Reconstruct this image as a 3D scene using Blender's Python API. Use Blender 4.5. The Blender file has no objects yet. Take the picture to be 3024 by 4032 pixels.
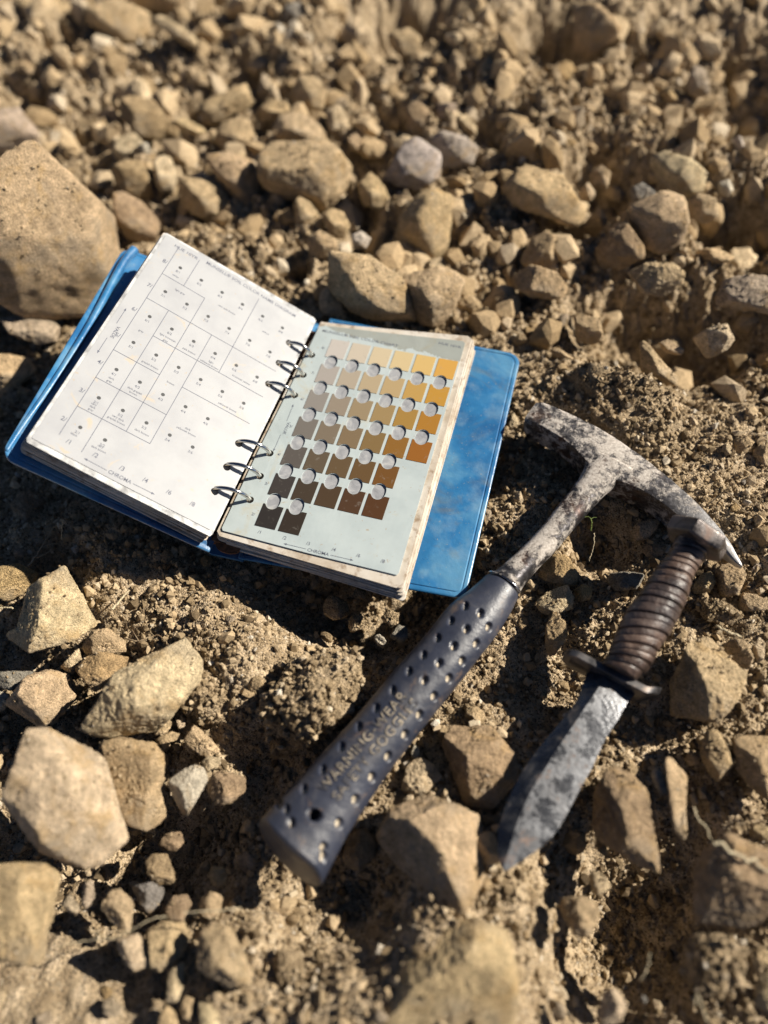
import bpy, bmesh, math, random
import numpy as np
from mathutils import Vector, Matrix
random.seed(7); RNG = np.random.default_rng(11)
S = bpy.context.scene
COL = S.collection
# ------------------------------------------------------------------ camera, sky, sun, exposure
# survey frame: millimetres, x along the page, y towards the viewer, z down; world = (x, -y, -z) / 1000
RR = np.array([[0.95575,-0.28359,0.07816],[0.21365,0.85183,0.47826],[-0.20221,-0.4404,0.87473]])
CAM = np.array([191.568,334.847,-439.682])
FL = np.diag([1.,-1.,-1.])
cam = bpy.data.cameras.new('camera'); camo = bpy.data.objects.new('camera', cam); COL.objects.link(camo)
ax = np.stack([FL@RR[0], FL@(-RR[1]), FL@(-RR[2])], 1)
q,_ = np.linalg.qr(ax); q = q*np.sign((q*ax).sum(0))
Mx = Matrix([[*q[0], 0],[*q[1], 0],[*q[2], 0],[0,0,0,1]])
Mx.translation = Vector((FL@CAM)/1000)
camo.matrix_world = Mx
cam.sensor_fit = 'VERTICAL'; cam.sensor_height = 36; cam.lens = 27.0
cam.clip_start = 0.01; cam.clip_end = 200
cam.dof.use_dof = True; cam.dof.aperture_fstop = 2.2; cam.dof.focus_distance = 0.511; cam.dof.aperture_blades = 0
S.camera = camo
SUN_EL = 34.0
sd = np.array([0.857, 0.515]); sd /= np.linalg.norm(sd)      # towards the sun, in plan
SUN = np.array([sd[0]*math.cos(math.radians(SUN_EL)), sd[1]*math.cos(math.radians(SUN_EL)), math.sin(math.radians(SUN_EL))])
w = bpy.data.worlds.new('World'); S.world = w; w.use_nodes = True
nt = w.node_tree; bg = nt.nodes['Background']
sky = nt.nodes.new('ShaderNodeTexSky'); sky.sky_type = 'NISHITA'; sky.sun_disc = False
sky.sun_elevation = math.radians(SUN_EL); sky.sun_rotation = math.atan2(SUN[0], SUN[1])
sky.air_density = 0.5; sky.dust_density = 0.1; sky.altitude = 2600
nt.links.new(sky.outputs[0], bg.inputs[0]); bg.inputs[1].default_value = 0.05
sl = bpy.data.lights.new('sun', 'SUN'); slo = bpy.data.objects.new('sun', sl); COL.objects.link(slo)
sl.energy = 5.0; sl.angle = math.radians(0.53); sl.color = (1.0, 0.925, 0.80)
slo.rotation_euler = Vector(SUN).to_track_quat('Z', 'Y').to_euler()
slo.location = (1, 1, 2)
S.view_settings.view_transform = 'Standard'; S.view_settings.look = 'None'; S.view_settings.gamma = 1
S.view_settings.use_curve_mapping = False; S.view_settings.exposure = 0.62
S.cycles.max_bounces = 6; S.cycles.diffuse_bounces = 1

# ------------------------------------------------------------------ geometry of the place
VP = 3024/1659.
def ray(v):
    return RR.T@np.array([v[0]*VP-1512, v[1]*VP-2016, 3024.])/3024.
def at(v, h=0.):                      # the point h millimetres above the page plane seen at v, survey frame
    d = ray(v); l = (-h-CAM[2])/d[2]; return CAM+l*d
def W(p): return np.asarray(p, float)@FL.T/1000.
def wat(v, h=0.): return W(at(v, h))
def proj(P):                          # world points (n,3) to picture units
    q_ = (np.asarray(P)*1000.)@FL.T - CAM; q_ = q_@RR.T
    return np.stack([(3024*q_[:,0]/q_[:,2]+1512)/VP, (3024*q_[:,1]/q_[:,2]+2016)/VP], 1)
LA = np.array([[0.85893,-0.02903,-0.51126],[0.03597,0.99935,0.00368],[0.51082,-0.02155,0.85942]]); LB = np.array([-6.8845,14.6695,-29.1107]); LS = 1.046
def Lf(x, y, h=0.):                   # tilted page frame (mm, h above the page) to world
    return W(CAM+LS*(LA@np.array([x,y,-h])+LB-CAM))
def Rf(x, y, h=0.): return W((x, y, -h))

# ------------------------------------------------------------------ noise
_p = np.random.default_rng(3).permutation(256); _p = np.concatenate([_p,_p,_p])
_g = np.random.default_rng(4).normal(size=(256,3)); _g /= np.linalg.norm(_g,axis=1)[:,None]
def perlin(P):
    P = np.asarray(P, float); i = np.floor(P).astype(int); f = P-i; i &= 255
    u = f*f*f*(f*(f*6-15)+10)
    def c(dx,dy,dz):
        h = _p[_p[_p[(i[:,0]+dx)&255]+((i[:,1]+dy)&255)]+((i[:,2]+dz)&255)]
        return ((_g[h])*(f-np.array([dx,dy,dz]))).sum(1)
    L = lambda a,b,t: a+(b-a)*t
    x = u[:,0]; y = u[:,1]; z = u[:,2]
    return 1.6*L(L(L(c(0,0,0),c(1,0,0),x),L(c(0,1,0),c(1,1,0),x),y), L(L(c(0,0,1),c(1,0,1),x),L(c(0,1,1),c(1,1,1),x),y), z)
def fbm(P, o=4, g=0.5):
    s = 0; a = 1
    for k in range(o): s = s+a*perlin(P*(2.03**k)+17.3*k); a *= g
    return s

# ------------------------------------------------------------------ object helpers
def tag(o, label=None, cat=None, group=None, kind=None):
    if label: o['label'] = label
    if cat: o['category'] = cat
    if group: o['group'] = group
    if kind: o['kind'] = kind
    return o
def empty(name, loc):
    o = bpy.data.objects.new(name, None); COL.objects.link(o); o.location = loc; o.empty_display_size = .01; return o
def mesh(name, V, F, mat=None, parent=None, smooth=True, loc=None, bevel=None):
    V = np.asarray(V, float)
    if parent is not None:
        base = Vector(root_loc(parent))
    else:
        base = Vector(loc) if loc is not None else Vector((0,0,0))
    V = V-np.array(base)
    me = bpy.data.meshes.new(name); me.from_pydata(V.tolist(), [], [list(map(int,f)) for f in F]); me.update()
    return meobj(name, me, mat, parent, smooth, base)
def root_loc(p):
    l = Vector((0,0,0))
    while p is not None: l = l+p.location; p = p.parent
    return l
def meobj(name, me, mat, parent, smooth, base):
    if smooth and len(me.polygons): me.polygons.foreach_set('use_smooth', [True]*len(me.polygons))
    if mat: me.materials.append(mat)
    o = bpy.data.objects.new(name, me); COL.objects.link(o)
    if parent is not None: o.parent = parent
    else: o.location = base
    return o
def autosmooth(o, ang=35):
    me = o.data; bm = bmesh.new(); bm.from_mesh(me)
    for e in bm.edges: e.smooth = len(e.link_faces) == 2 and e.calc_face_angle(0) < math.radians(ang)
    for f in bm.faces: f.smooth = True
    bm.to_mesh(me); bm.free()
def fixn(o):
    bm = bmesh.new(); bm.from_mesh(o.data); bmesh.ops.recalc_face_normals(bm, faces=bm.faces); bm.to_mesh(o.data); bm.free(); return o
class MB:
    def __init__(s): s.v = []; s.f = []; s.n = 0
    def add(s, V, F):
        V = np.asarray(V, float); s.v.append(V); s.f += [[int(i)+s.n for i in f] for f in F]; s.n += len(V)
    def build(s, name, mat, parent=None, smooth=True, loc=None): return mesh(name, np.concatenate(s.v), s.f, mat, parent, smooth, loc)
def box_pts(P, top, bot):             # convex outline P (n,2) with a function to world at heights top and bottom
    pass
def loft(secs, cap=True, closed=True):
    n = len(secs[0]); V = np.concatenate(secs); F = []
    for k in range(len(secs)-1):
        for i in range(n if closed else n-1):
            j = (i+1)%n; F.append([k*n+i, k*n+j, (k+1)*n+j, (k+1)*n+i])
    if cap: F.append(list(range(n))[::-1]); F.append([(len(secs)-1)*n+i for i in range(n)])
    return V, F
def tube(pts, r, n=10, cap=True):
    pts = np.asarray(pts, float); r = np.broadcast_to(r, len(pts)); secs = []
    up = None
    for k in range(len(pts)):
        t = pts[min(k+1,len(pts)-1)]-pts[max(k-1,0)]; t /= np.linalg.norm(t)
        if up is None:
            up = np.cross(t, [0.3,0.2,0.9]); up /= np.linalg.norm(up)
        up = up-t*(up@t); up /= np.linalg.norm(up); sd_ = np.cross(t, up)
        a = np.linspace(0, 2*math.pi, n, endpoint=False)
        secs.append(pts[k]+r[k]*(np.cos(a)[:,None]*up+np.sin(a)[:,None]*sd_))
    return loft(secs, cap)

# ------------------------------------------------------------------ materials
class NT:
    def __init__(s, name):
        s.m = bpy.data.materials.new(name); s.m.use_nodes = True; s.t = s.m.node_tree; s.b = s.t.nodes['Principled BSDF']
        s.co = s.t.nodes.new('ShaderNodeTexCoord').outputs['Object']
    def n(s, k, **kw):
        x = s.t.nodes.new(k)
        for a,v in kw.items(): setattr(x, a, v)
        return x
    def l(s, a, b): s.t.links.new(a, b)
    def noise(s, scale, detail=3, rough=.55, dist=0, co=None, out='Fac'):
        x = s.n('ShaderNodeTexNoise'); x.inputs['Scale'].default_value = scale; x.inputs['Detail'].default_value = detail
        x.inputs['Roughness'].default_value = rough; x.inputs['Distortion'].default_value = dist; s.l(co or s.co, x.inputs['Vector']); return x.outputs[out]
    def voro(s, scale, feat='F1', co=None, out='Distance', rnd=1):
        x = s.n('ShaderNodeTexVoronoi', feature=feat); x.inputs['Scale'].default_value = scale; x.inputs['Randomness'].default_value = rnd
        s.l(co or s.co, x.inputs['Vector']); return x.outputs[out]
    def ramp(s, fac, stops, interp='LINEAR'):
        x = s.n('ShaderNodeValToRGB'); x.color_ramp.interpolation = interp
        e = x.color_ramp.elements
        while len(e) < len(stops): e.new(.5)
        for k,(p,c) in enumerate(stops):
            e[k].position = p; e[k].color = (*c,1) if not isinstance(c,(int,float)) else (c,c,c,1)
        s.l(fac, x.inputs[0]); return x.outputs[0]
    def mix(s, fac, a, b, mode='MIX'):
        x = s.n('ShaderNodeMix', data_type='RGBA', blend_type=mode)
        for k_, sock, v in ((0, x.inputs[0], fac),(6, x.inputs[6], a),(7, x.inputs[7], b)):
            if isinstance(v, (int,float)): sock.default_value = v if k_ == 0 else (v,v,v,1)
            elif isinstance(v, tuple): sock.default_value = (*v,1)
            else: s.l(v, sock)
        return x.outputs[2]
    def math(s, op, a, b=0.):
        x = s.n('ShaderNodeMath', operation=op)
        for sock, v in zip(x.inputs, (a,b)):
            if isinstance(v,(int,float)): sock.default_value = v
            else: s.l(v, sock)
        return x.outputs[0]
    def set(s, **kw):
        for k,v in kw.items():
            k = {'col':'Base Color','rough':'Roughness','metal':'Metallic','spec':'Specular IOR Level','coat':'Coat Weight','tr':'Transmission Weight','crough':'Coat Roughness','sss':'Subsurface Weight'}[k]
            if isinstance(v,(int,float)): s.b.inputs[k].default_value = v
            elif isinstance(v,tuple): s.b.inputs[k].default_value = (*v,1)
            else: s.l(v, s.b.inputs[k])
        return s
    def bump(s, h, dist, strength=1.0, prev=None):
        x = s.n('ShaderNodeBump'); x.inputs['Distance'].default_value = dist; x.inputs['Strength'].default_value = strength
        s.l(h, x.inputs['Height'])
        if prev is not None: s.l(prev, x.inputs['Normal'])
        s.l(x.outputs[0], s.b.inputs['Normal']); return x.outputs[0]
def simple(name, col, rough=.6, metal=0, spec=.5):
    return NT(name).set(col=col, rough=rough, metal=metal, spec=spec).m

def earth_tone(t, c0, c1, c2):
    n1 = t.noise(60, 4, .6); n2 = t.noise(900, 3, .65); n3 = t.noise(260, 3, .6)
    a = t.ramp(n1, [(.35,c0),(.52,c1),(.68,c2)])
    a = t.mix(.35, a, t.ramp(n3, [(.35,.45),(.65,1.35)]), 'MULTIPLY')
    a = t.mix(.55, a, t.ramp(n2, [(.36,.35),(.5,.95),(.66,1.5)]), 'MULTIPLY')
    return a
# soil
t = NT('soil')
geo = t.n('ShaderNodeNewGeometry'); t.co = geo.outputs['Position']
c = earth_tone(t, (.37,.272,.165),(.56,.425,.27),(.70,.55,.375))
v = t.voro(1100, out='Color'); vs = t.n('ShaderNodeSeparateColor'); t.l(v, vs.inputs[0])
c = t.mix(t.ramp(vs.outputs[0], [(.94,0.),(.96,.8)]), c, (.66,.56,.42))
c = t.mix(t.ramp(vs.outputs[1], [(.86,0.),(.90,.8)]), c, (.06,.045,.035))
t.set(col=c, rough=.95, spec=.15)
b1 = t.bump(t.math('ADD', t.noise(700,5,.7), t.math('MULTIPLY', t.voro(900), -.8)), .0016, .9)
M_soil = t.m
# crumbs
t = NT('soil_crumb')
oi = t.n('ShaderNodeObjectInfo')
c = t.ramp(oi.outputs['Random'], [(0.,(.12,.085,.05)),(.2,(.28,.205,.12)),(.6,(.48,.36,.22)),(.88,(.62,.48,.31)),(.97,(.66,.54,.38)),(1.,(.78,.70,.58))])
c = t.mix(.6, c, t.ramp(t.noise(900,3,.6), [(.3,.5),(.7,1.4)]), 'MULTIPLY')
t.set(col=c, rough=.95, spec=.15); t.bump(t.noise(1500,3,.7), .0006, .8); M_crumb = t.m
# rock (per object tone from the object's own colour)
t = NT('rock')
oi = t.n('ShaderNodeObjectInfo')
n1 = t.noise(38, 5, .62); n3 = t.noise(190, 4, .62); n2 = t.noise(1300, 3, .7)
c = t.mix(.75, oi.outputs['Color'], t.ramp(n1, [(.33,.72),(.5,1.),(.68,1.28)]), 'MULTIPLY')
c = t.mix(.55, c, t.ramp(n3, [(.33,.55),(.5,1.),(.66,1.35)]), 'MULTIPLY')
c = t.mix(.75, c, t.ramp(n2, [(.34,.38),(.5,1.),(.64,1.45)]), 'MULTIPLY')
mpn = t.n('ShaderNodeMapping'); mpn.inputs['Scale'].default_value = (1,1.4,6); mpn.inputs['Rotation'].default_value = (.5,.8,.3); t.l(t.co, mpn.inputs[0])
c = t.mix(.4, c, t.ramp(t.noise(60,5,.6,.4,mpn.outputs[0]), [(.36,.6),(.5,1.),(.62,1.3)]), 'MULTIPLY')
dust = t.ramp(t.noise(24,3,.6), [(.5,0.),(.66,.65)])
c = t.mix(dust, c, t.mix(.6, (.37,.31,.235), t.ramp(n2,[(.35,.6),(.65,1.3)]), 'MULTIPLY'))
rust = t.ramp(t.noise(55,5,.65,.6), [(.52,0.),(.68,.6)])
c = t.mix(rust, c, t.mix(.6, (.60,.39,.17), t.ramp(n2,[(.35,.6),(.65,1.3)]), 'MULTIPLY'))
dk = t.ramp(t.voro(420), [(.10,.75),(.2,0.)])
dk = t.math('MULTIPLY', dk, t.ramp(t.noise(120,2), [(.52,0.),(.6,1.)]))
c = t.mix(dk, c, (.06,.045,.03))
t.set(col=c, rough=.93, spec=.2)
b1 = t.bump(t.noise(230,5,.68), .003, .9)
b2 = t.bump(t.math('ADD', t.noise(1000,4,.75), t.math('MULTIPLY', t.voro(800), -.5)), .0018, 1., b1)
M_rock = t.m
t = NT('rubble_stone'); oi = t.n('ShaderNodeObjectInfo')
c = t.ramp(oi.outputs['Random'], [(0.,(.33,.235,.13)),(.35,(.48,.35,.205)),(.7,(.57,.43,.265)),(.93,(.52,.41,.28)),(1.,(.64,.54,.40))])
gp = t.n('ShaderNodeNewGeometry').outputs['Position']
c = t.mix(.6, c, t.ramp(t.noise(400,5,.7,co=gp), [(.3,.5),(.7,1.4)]), 'MULTIPLY')
t.set(col=c, rough=.95, spec=.15); t.bump(t.noise(500,4,.75,co=gp), .0016, .9); M_rubble = t.m
# soil crust rock
t = NT('crusted_rock')
c = earth_tone(t, (.31,.228,.137),(.49,.368,.228),(.63,.49,.325))
t.set(col=c, rough=.95, spec=.12)
b1 = t.bump(t.math('MULTIPLY', t.voro(300), -1.), .004, .6)
b2 = t.bump(t.math('ADD', t.noise(900,4,.7), t.math('MULTIPLY', t.voro(950), -.9)), .0016, 1., b1)
M_crust = t.m

# ------------------------------------------------------------------ ground
ENV = []       # (x, y, r, h0): the ground stays under h0 within r of a footprint point (mm)
def blob(L, amp, v, r, asp=1., ang=0.): L.append((at(v,-38)[:2], amp, r, asp, ang))
BL = []
blob(BL,-34,(800,1300),42); blob(BL,-24,(650,1270),34); blob(BL,-22,(960,1250),34)
blob(BL,-95,(880,25),62); blob(BL,-70,(1225,90),42); blob(BL,-34,(850,255),20); blob(BL,-40,(790,500),24)
blob(BL,-62,(1400,680),52); blob(BL,-62,(1560,690),44); blob(BL,-60,(1340,395),32); blob(BL,-50,(1575,455),36); blob(BL,-75,(1655,230),44); blob(BL,16,(1500,620),30); blob(BL,14,(1430,560),26); blob(BL,22,(980,60),40); blob(BL,18,(1330,60),44)
blob(BL,-34,(700,1960),34); blob(BL,-24,(830,1950),24); blob(BL,-28,(330,1850),36); blob(BL,-40,(20,1850),40); blob(BL,-30,(40,660),40)
blob(BL,-40,(1390,1960),48); blob(BL,-34,(1340,2120),40); blob(BL,-22,(1200,1440),34); blob(BL,-18,(560,1640),20); blob(BL,-30,(420,240),16)
blob(BL,-22,(190,1650),75); blob(BL,-26,(260,1960),60); blob(BL,-18,(80,1480),50); blob(BL,-20,(1370,1880),80); blob(BL,-16,(1560,1700),50); blob(BL,-20,(560,1800),36)
_r = random.Random(77)
for _k in range(22): blob(BL,-_r.uniform(26,48),(_r.uniform(0,1659),_r.uniform(20,620)),_r.uniform(13,26))
blob(BL,-25,(120,1230),20); blob(BL,-22,(1300,1170),22); blob(BL,-26,(960,1000),50)
blob(BL,14,(520,1430),40); blob(BL,12,(300,1260),50); blob(BL,10,(950,1850),50); blob(BL,20,(150,2130),70); blob(BL,14,(620,2060),55); blob(BL,18,(900,2150),70)
blob(BL,12,(1180,1900),50); blob(BL,12,(1500,1750),60); blob(BL,12,(1250,850),60); blob(BL,20,(100,150),120); blob(BL,14,(650,100),80); blob(BL,16,(1100,250),110)
def seg_env(p0, p1, r, h0, h1=None, n=16):
    h1 = h0 if h1 is None else h1
    for k in range(n+1):
        a = k/n; p = p0*(1-a)+p1*a; ENV.append((p[0], p[1], r, h0*(1-a)+h1*a))
for yy in range(-45, 160, 20):
    for xx in range(-10, 155, 20): ENV.append((xx, yy, 18, -34))
for yy in range(-40, 165, 20):
    for xx in range(-150, -10, 20): ENV.append((xx, yy, 18, -34+max(0,(-xx-30)*.35)))
seg_env(at((1095,1270),-16), at((640,1830),-10), 26, -36, -34)
seg_env(at((1095,1270),-16), at((1250,1000),-14), 18, -34)
seg_env(at((1160,900),-18), at((1320,980),-18), 20, -40)
seg_env(at((1320,980),-18), at((1590,1210),-22), 18, -38, -36)
seg_env(at((1490,1150),4), at((1345,1440),-6), 22, -20, -24)
seg_env(at((1330,1470),-8), at((1090,1870),0), 26, -24, -24)
ENV = np.array(ENV)
def cells(X, Y, s, seed):             # broken blocks: each cell has its own height and tilt, cracks between
    x = X/s; y = Y/s; ix = np.floor(x).astype(int); iy = np.floor(y).astype(int)
    def hs(a, b, k): 
        v_ = (a*73856093) ^ (b*19349663) ^ (k*83492791+seed*7919); v_ = (v_ ^ (v_ >> 13))*1274126177 & 0x7fffffff; v_ = (v_ ^ (v_ >> 16)) & 0xffff; return v_/65535.
    d1 = np.full(len(X), 9.); d2 = np.full(len(X), 9.); hh = np.zeros(len(X))
    for a in (-1,0,1):
        for b in (-1,0,1):
            cx, cy = ix+a, iy+b; px = cx+.08+.84*hs(cx,cy,1); py = cy+.08+.84*hs(cx,cy,2)
            asp = .75+.5*hs(cx,cy,6); d = np.hypot((x-px)*asp, (y-py)/asp)
            hv = hs(cx,cy,3)-.5+(x-px)*(hs(cx,cy,4)-.5)*1.5+(y-py)*(hs(cx,cy,5)-.5)*1.5
            c1 = d < d1; d2 = np.where(c1, d1, np.minimum(d2, d)); hh = np.where(c1, hv, hh); d1 = np.where(c1, d, d1)
    return hh, np.clip((d2-d1)/.22, 0, 1)
def ground_h(X, Y, fine=True):        # survey-frame x, y in mm -> height in mm
    P = np.stack([X, Y, np.zeros_like(X)], 1)
    h = -38+9*fbm(P/140.,3)+6.0*fbm(P/48.+5,3)
    for (c, a, r, asp, ang) in BL:
        d2 = (X-c[0])**2+(Y-c[1])**2; m = d2 < (3.2*r)**2
        wob = 1+.35*perlin(P[m]/22.+a)
        h[m] += a*np.exp(-(d2[m]/(r*r))**1.25*wob)
    # lumps
    far_ = np.clip((-Y-20)/120.,0,1)
    h += (3.0+4.5*far_)*np.maximum(0, fbm(P/17.+31,3)+.15)
    wx = 5*perlin(P/19.+40); wy = 5*perlin(P/19.+60); X2 = X+wx; Y2 = Y+wy
    nearp = np.clip(.5+1.4*perlin(P/70.+8), 0, 1)
    near_in = (np.abs(X) < 900)&(np.abs(Y) < 900)
    c1, e1 = cells(X2[near_in], Y2[near_in], 46., 1); c2, e2 = cells(X2[near_in], Y2[near_in], 20., 2); c3, e3 = cells(X2[near_in]+.3*wy[near_in], Y2[near_in], 9., 3)
    f1 = far_[near_in]; n1 = nearp[near_in]
    dh = (6+11*f1)*(c1*e1-.2*(1-e1))*(.25*n1+.75*f1)+(5+5*f1)*(c2*e2-.25*(1-e2))*(.45*n1+.55*f1)+(3.2+2*f1)*(c3*e3**.5-.3*(1-e3))*(.5*n1+.5*f1)
    h[near_in] += dh
    if fine:
        h += 1.9*(1-np.abs(perlin(P/6.3+9))*2.2)*np.clip(.6+perlin(P/40.+3),0.1,1.3)
        h += 1.0*(1-np.abs(perlin(P/3.1+19))*2.2)
        h += .55*perlin(P/1.5+4)
    for (ex, ey, er, eh) in ENV:
        d = np.hypot(X-ex, Y-ey); m = d < er*1.9
        lim = eh+np.maximum(0, d[m]-er)*1.1
        h[m] = np.minimum(h[m], lim)
    # the heap falls away under the horizon far outside
    return h
def axis(a, b, st, far, g=1.13):
    c_ = list(np.arange(a, b+st, st)); s = st; lo = [a]; hi = [c_[-1]]
    while lo[-1] > -far: s *= g; lo.append(lo[-1]-s)
    s = st
    while hi[-1] < far: s *= g; hi.append(hi[-1]+s)
    return np.array(lo[1:][::-1]+c_+hi[1:])
gx = axis(-590, 395, 1.28, 60000); gy = axis(-520, 400, 1.28, 60000)
GX, GY = np.meshgrid(gx, gy)
GH = ground_h(GX.ravel(), GY.ravel())
nx, ny = len(gx), len(gy)
Vg = np.stack([GX.ravel(), -GY.ravel(), GH], 1)/1000.
ii = (np.arange(ny-1)[:,None]*nx+np.arange(nx-1)[None,:]).ravel()
Fg = np.stack([ii, ii+nx, ii+nx+1, ii+1], 1)
me = bpy.data.meshes.new('ground'); me.vertices.add(len(Vg)); me.vertices.foreach_set('co', Vg.ravel())
me.loops.add(Fg.size); me.loops.foreach_set('vertex_index', Fg.ravel().astype(np.int32)); me.polygons.add(len(Fg))
me.polygons.foreach_set('loop_start', (np.arange(len(Fg))*4).astype(np.int32)); me.update(calc_edges=True)
go = meobj('ground', me, M_soil, None, True, Vector((0,0,0))); tag(go, kind='structure')
H2 = GH.reshape(ny, nx)
def gh(x, y):                          # looked-up ground height, mm (arrays)
    x = np.atleast_1d(x); y = np.atleast_1d(y)
    i = np.clip(np.searchsorted(gx, x), 1, nx-1); j = np.clip(np.searchsorted(gy, y), 1, ny-1)
    return np.minimum(np.minimum(H2[j, i], H2[j-1, i-1]), np.minimum(H2[j-1, i], H2[j, i-1]))

# ------------------------------------------------------------------ rocks
def ico(n):
    bm = bmesh.new(); bmesh.ops.create_icosphere(bm, subdivisions=n, radius=1)
    V = np.array([v.co[:] for v in bm.verts]); F = [[v.index for v in f.verts] for f in bm.faces]; bm.free(); return V, F
ICO = {n: ico(n) for n in (3,4,5,6)}
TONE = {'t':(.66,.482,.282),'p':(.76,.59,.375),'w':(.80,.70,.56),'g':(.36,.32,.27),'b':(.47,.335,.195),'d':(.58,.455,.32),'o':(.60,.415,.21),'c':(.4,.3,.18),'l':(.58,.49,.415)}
def rock_mesh(name, poly, frame, scale, hf, hb, seed, level, ncut=7, rough=.035, sil=True, flat=False, saz=None):
    """poly: outline (n,2) round its own centre, mm; frame: rows u, v, w (world); hf, hb: extent towards w and away, mm"""
    rg = np.random.default_rng(seed); D, F = ICO[level]
    th = np.arctan2(D[:,1], D[:,0]); n = len(poly)
    ang = np.linspace(-math.pi, math.pi, 181); rad = np.zeros(181)
    for k,a in enumerate(ang):
        d = np.array([math.cos(a), math.sin(a)]); best = 0
        for i in range(n):
            p, q_ = poly[i], poly[(i+1)%n]; e = q_-p; den = d[0]*e[1]-d[1]*e[0]
            if abs(den) < 1e-9: continue
            r_ = (p[0]*e[1]-p[1]*e[0])/den; s_ = (p[0]*d[1]-p[1]*d[0])/den
            if r_ > 0 and -1e-6 <= s_ <= 1+1e-6: best = max(best, r_)
        rad[k] = best
    z = rad > 0; rad = np.where(z, rad, rad[z].mean() if z.any() else 1)
    R = np.interp(th, ang, rad); mr = rad.mean()
    # a polyhedron: upright sides along the outline, bevel planes off its edges, a few top and bottom planes
    cx = np.maximum(np.hypot(D[:,0],D[:,1]), 1e-4); rs_ = [np.where(cx > 1e-3, R/cx, 1e4)]
    def plane(nv, off): 
        dn = D@nv; rs_.append(np.where(dn > 1e-4, off/np.maximum(dn,1e-4), 1e4))
    for sgn, hh_ in ((1,hf),(-1,hb)):
        for k in range(5 if not flat else 2):
            az = rg.uniform(0,6.28); ti = rg.uniform(.1,.75)
            if sgn > 0 and saz is not None and k < 3: az = (saz, saz+math.pi, saz+2.2*(1 if rg.random() < .5 else -1))[k]+rg.uniform(-.45,.45); ti = (rg.uniform(.2,.45), rg.uniform(.6,1.0), rg.uniform(.35,.7))[k]
            nv = np.array([math.sin(ti)*math.cos(az), math.sin(ti)*math.sin(az), sgn*math.cos(ti)]); plane(nv, hh_*rg.uniform(.62,.92)*(1+.28*ti))
        i = int(rg.integers(0,2)); sb = max(1, int(round(n/5.5)))
        while i < n:
            st = sb if np.linalg.norm(poly[(i+1)%n]-poly[i%n]) < mr*.8 else 1
            p, q_ = poly[i], poly[(i+st)%n]; e = q_-p; en = np.array([e[1],-e[0]]); en /= max(np.linalg.norm(en),1e-6)
            if en@((p+q_)/2) < 0: en = -en
            if rg.random() < .3: i += st; continue
            ti = rg.uniform(.5,1.3); z0 = sgn*hh_*rg.uniform(-.1,.55); nv = np.array([en[0]*math.sin(ti), en[1]*math.sin(ti), sgn*math.cos(ti)])
            o_ = en@((p+q_)/2)*math.sin(ti)+z0*sgn*math.cos(ti); plane(nv, max(o_, mr*.3)); i += st
    rs_ = np.array(rs_); pw = 110.; m0 = rs_.min(0); r_ = m0*((m0/rs_)**pw).sum(0)**(-1/pw)
    P = D*r_[:,None]
    for k in range(7 if level >= 4 else 3):
        nn = rg.normal(size=3); nn[2] = abs(nn[2]) if k%4 else nn[2]; nn /= np.linalg.norm(nn); sup = (P@nn).max(); o = sup*rg.uniform(.9,.985)
        ex = P@nn-o; P = P-np.outer(np.maximum(ex,0)*.97, nn)
    nrm = P/np.maximum(np.linalg.norm(P,axis=1),1e-6)[:,None]
    off = rg.uniform(0,200,3)
    P = P+nrm*(mr*rough*.9*fbm(P/(mr*.6)+off,3))[:,None]+nrm*(mr*rough*.9*np.minimum(.25,fbm(P/(mr*.22)+off,4,.6)))[:,None]
    if level >= 5: P = P-nrm*(1.1*np.clip(fbm(P/7.+off,3)-.35,0,.6))[:,None]
    if level >= 4: P = P+nrm*(.5*perlin(P/1.9+off)+.3*perlin(P/1.0+off))[:,None]
    Wd = P@np.array(frame)/1000.
    return Wd, F
rocks = []; occ = []; dusted = []
def view_frame(c):                      # c world
    wv = (FL@CAM)/1000.-c; wv /= np.linalg.norm(wv)
    u = q[:,0]-wv*(q[:,0]@wv); u /= np.linalg.norm(u); v_ = np.cross(wv, u); return np.array([u, v_, wv])
nseed = 100
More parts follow.
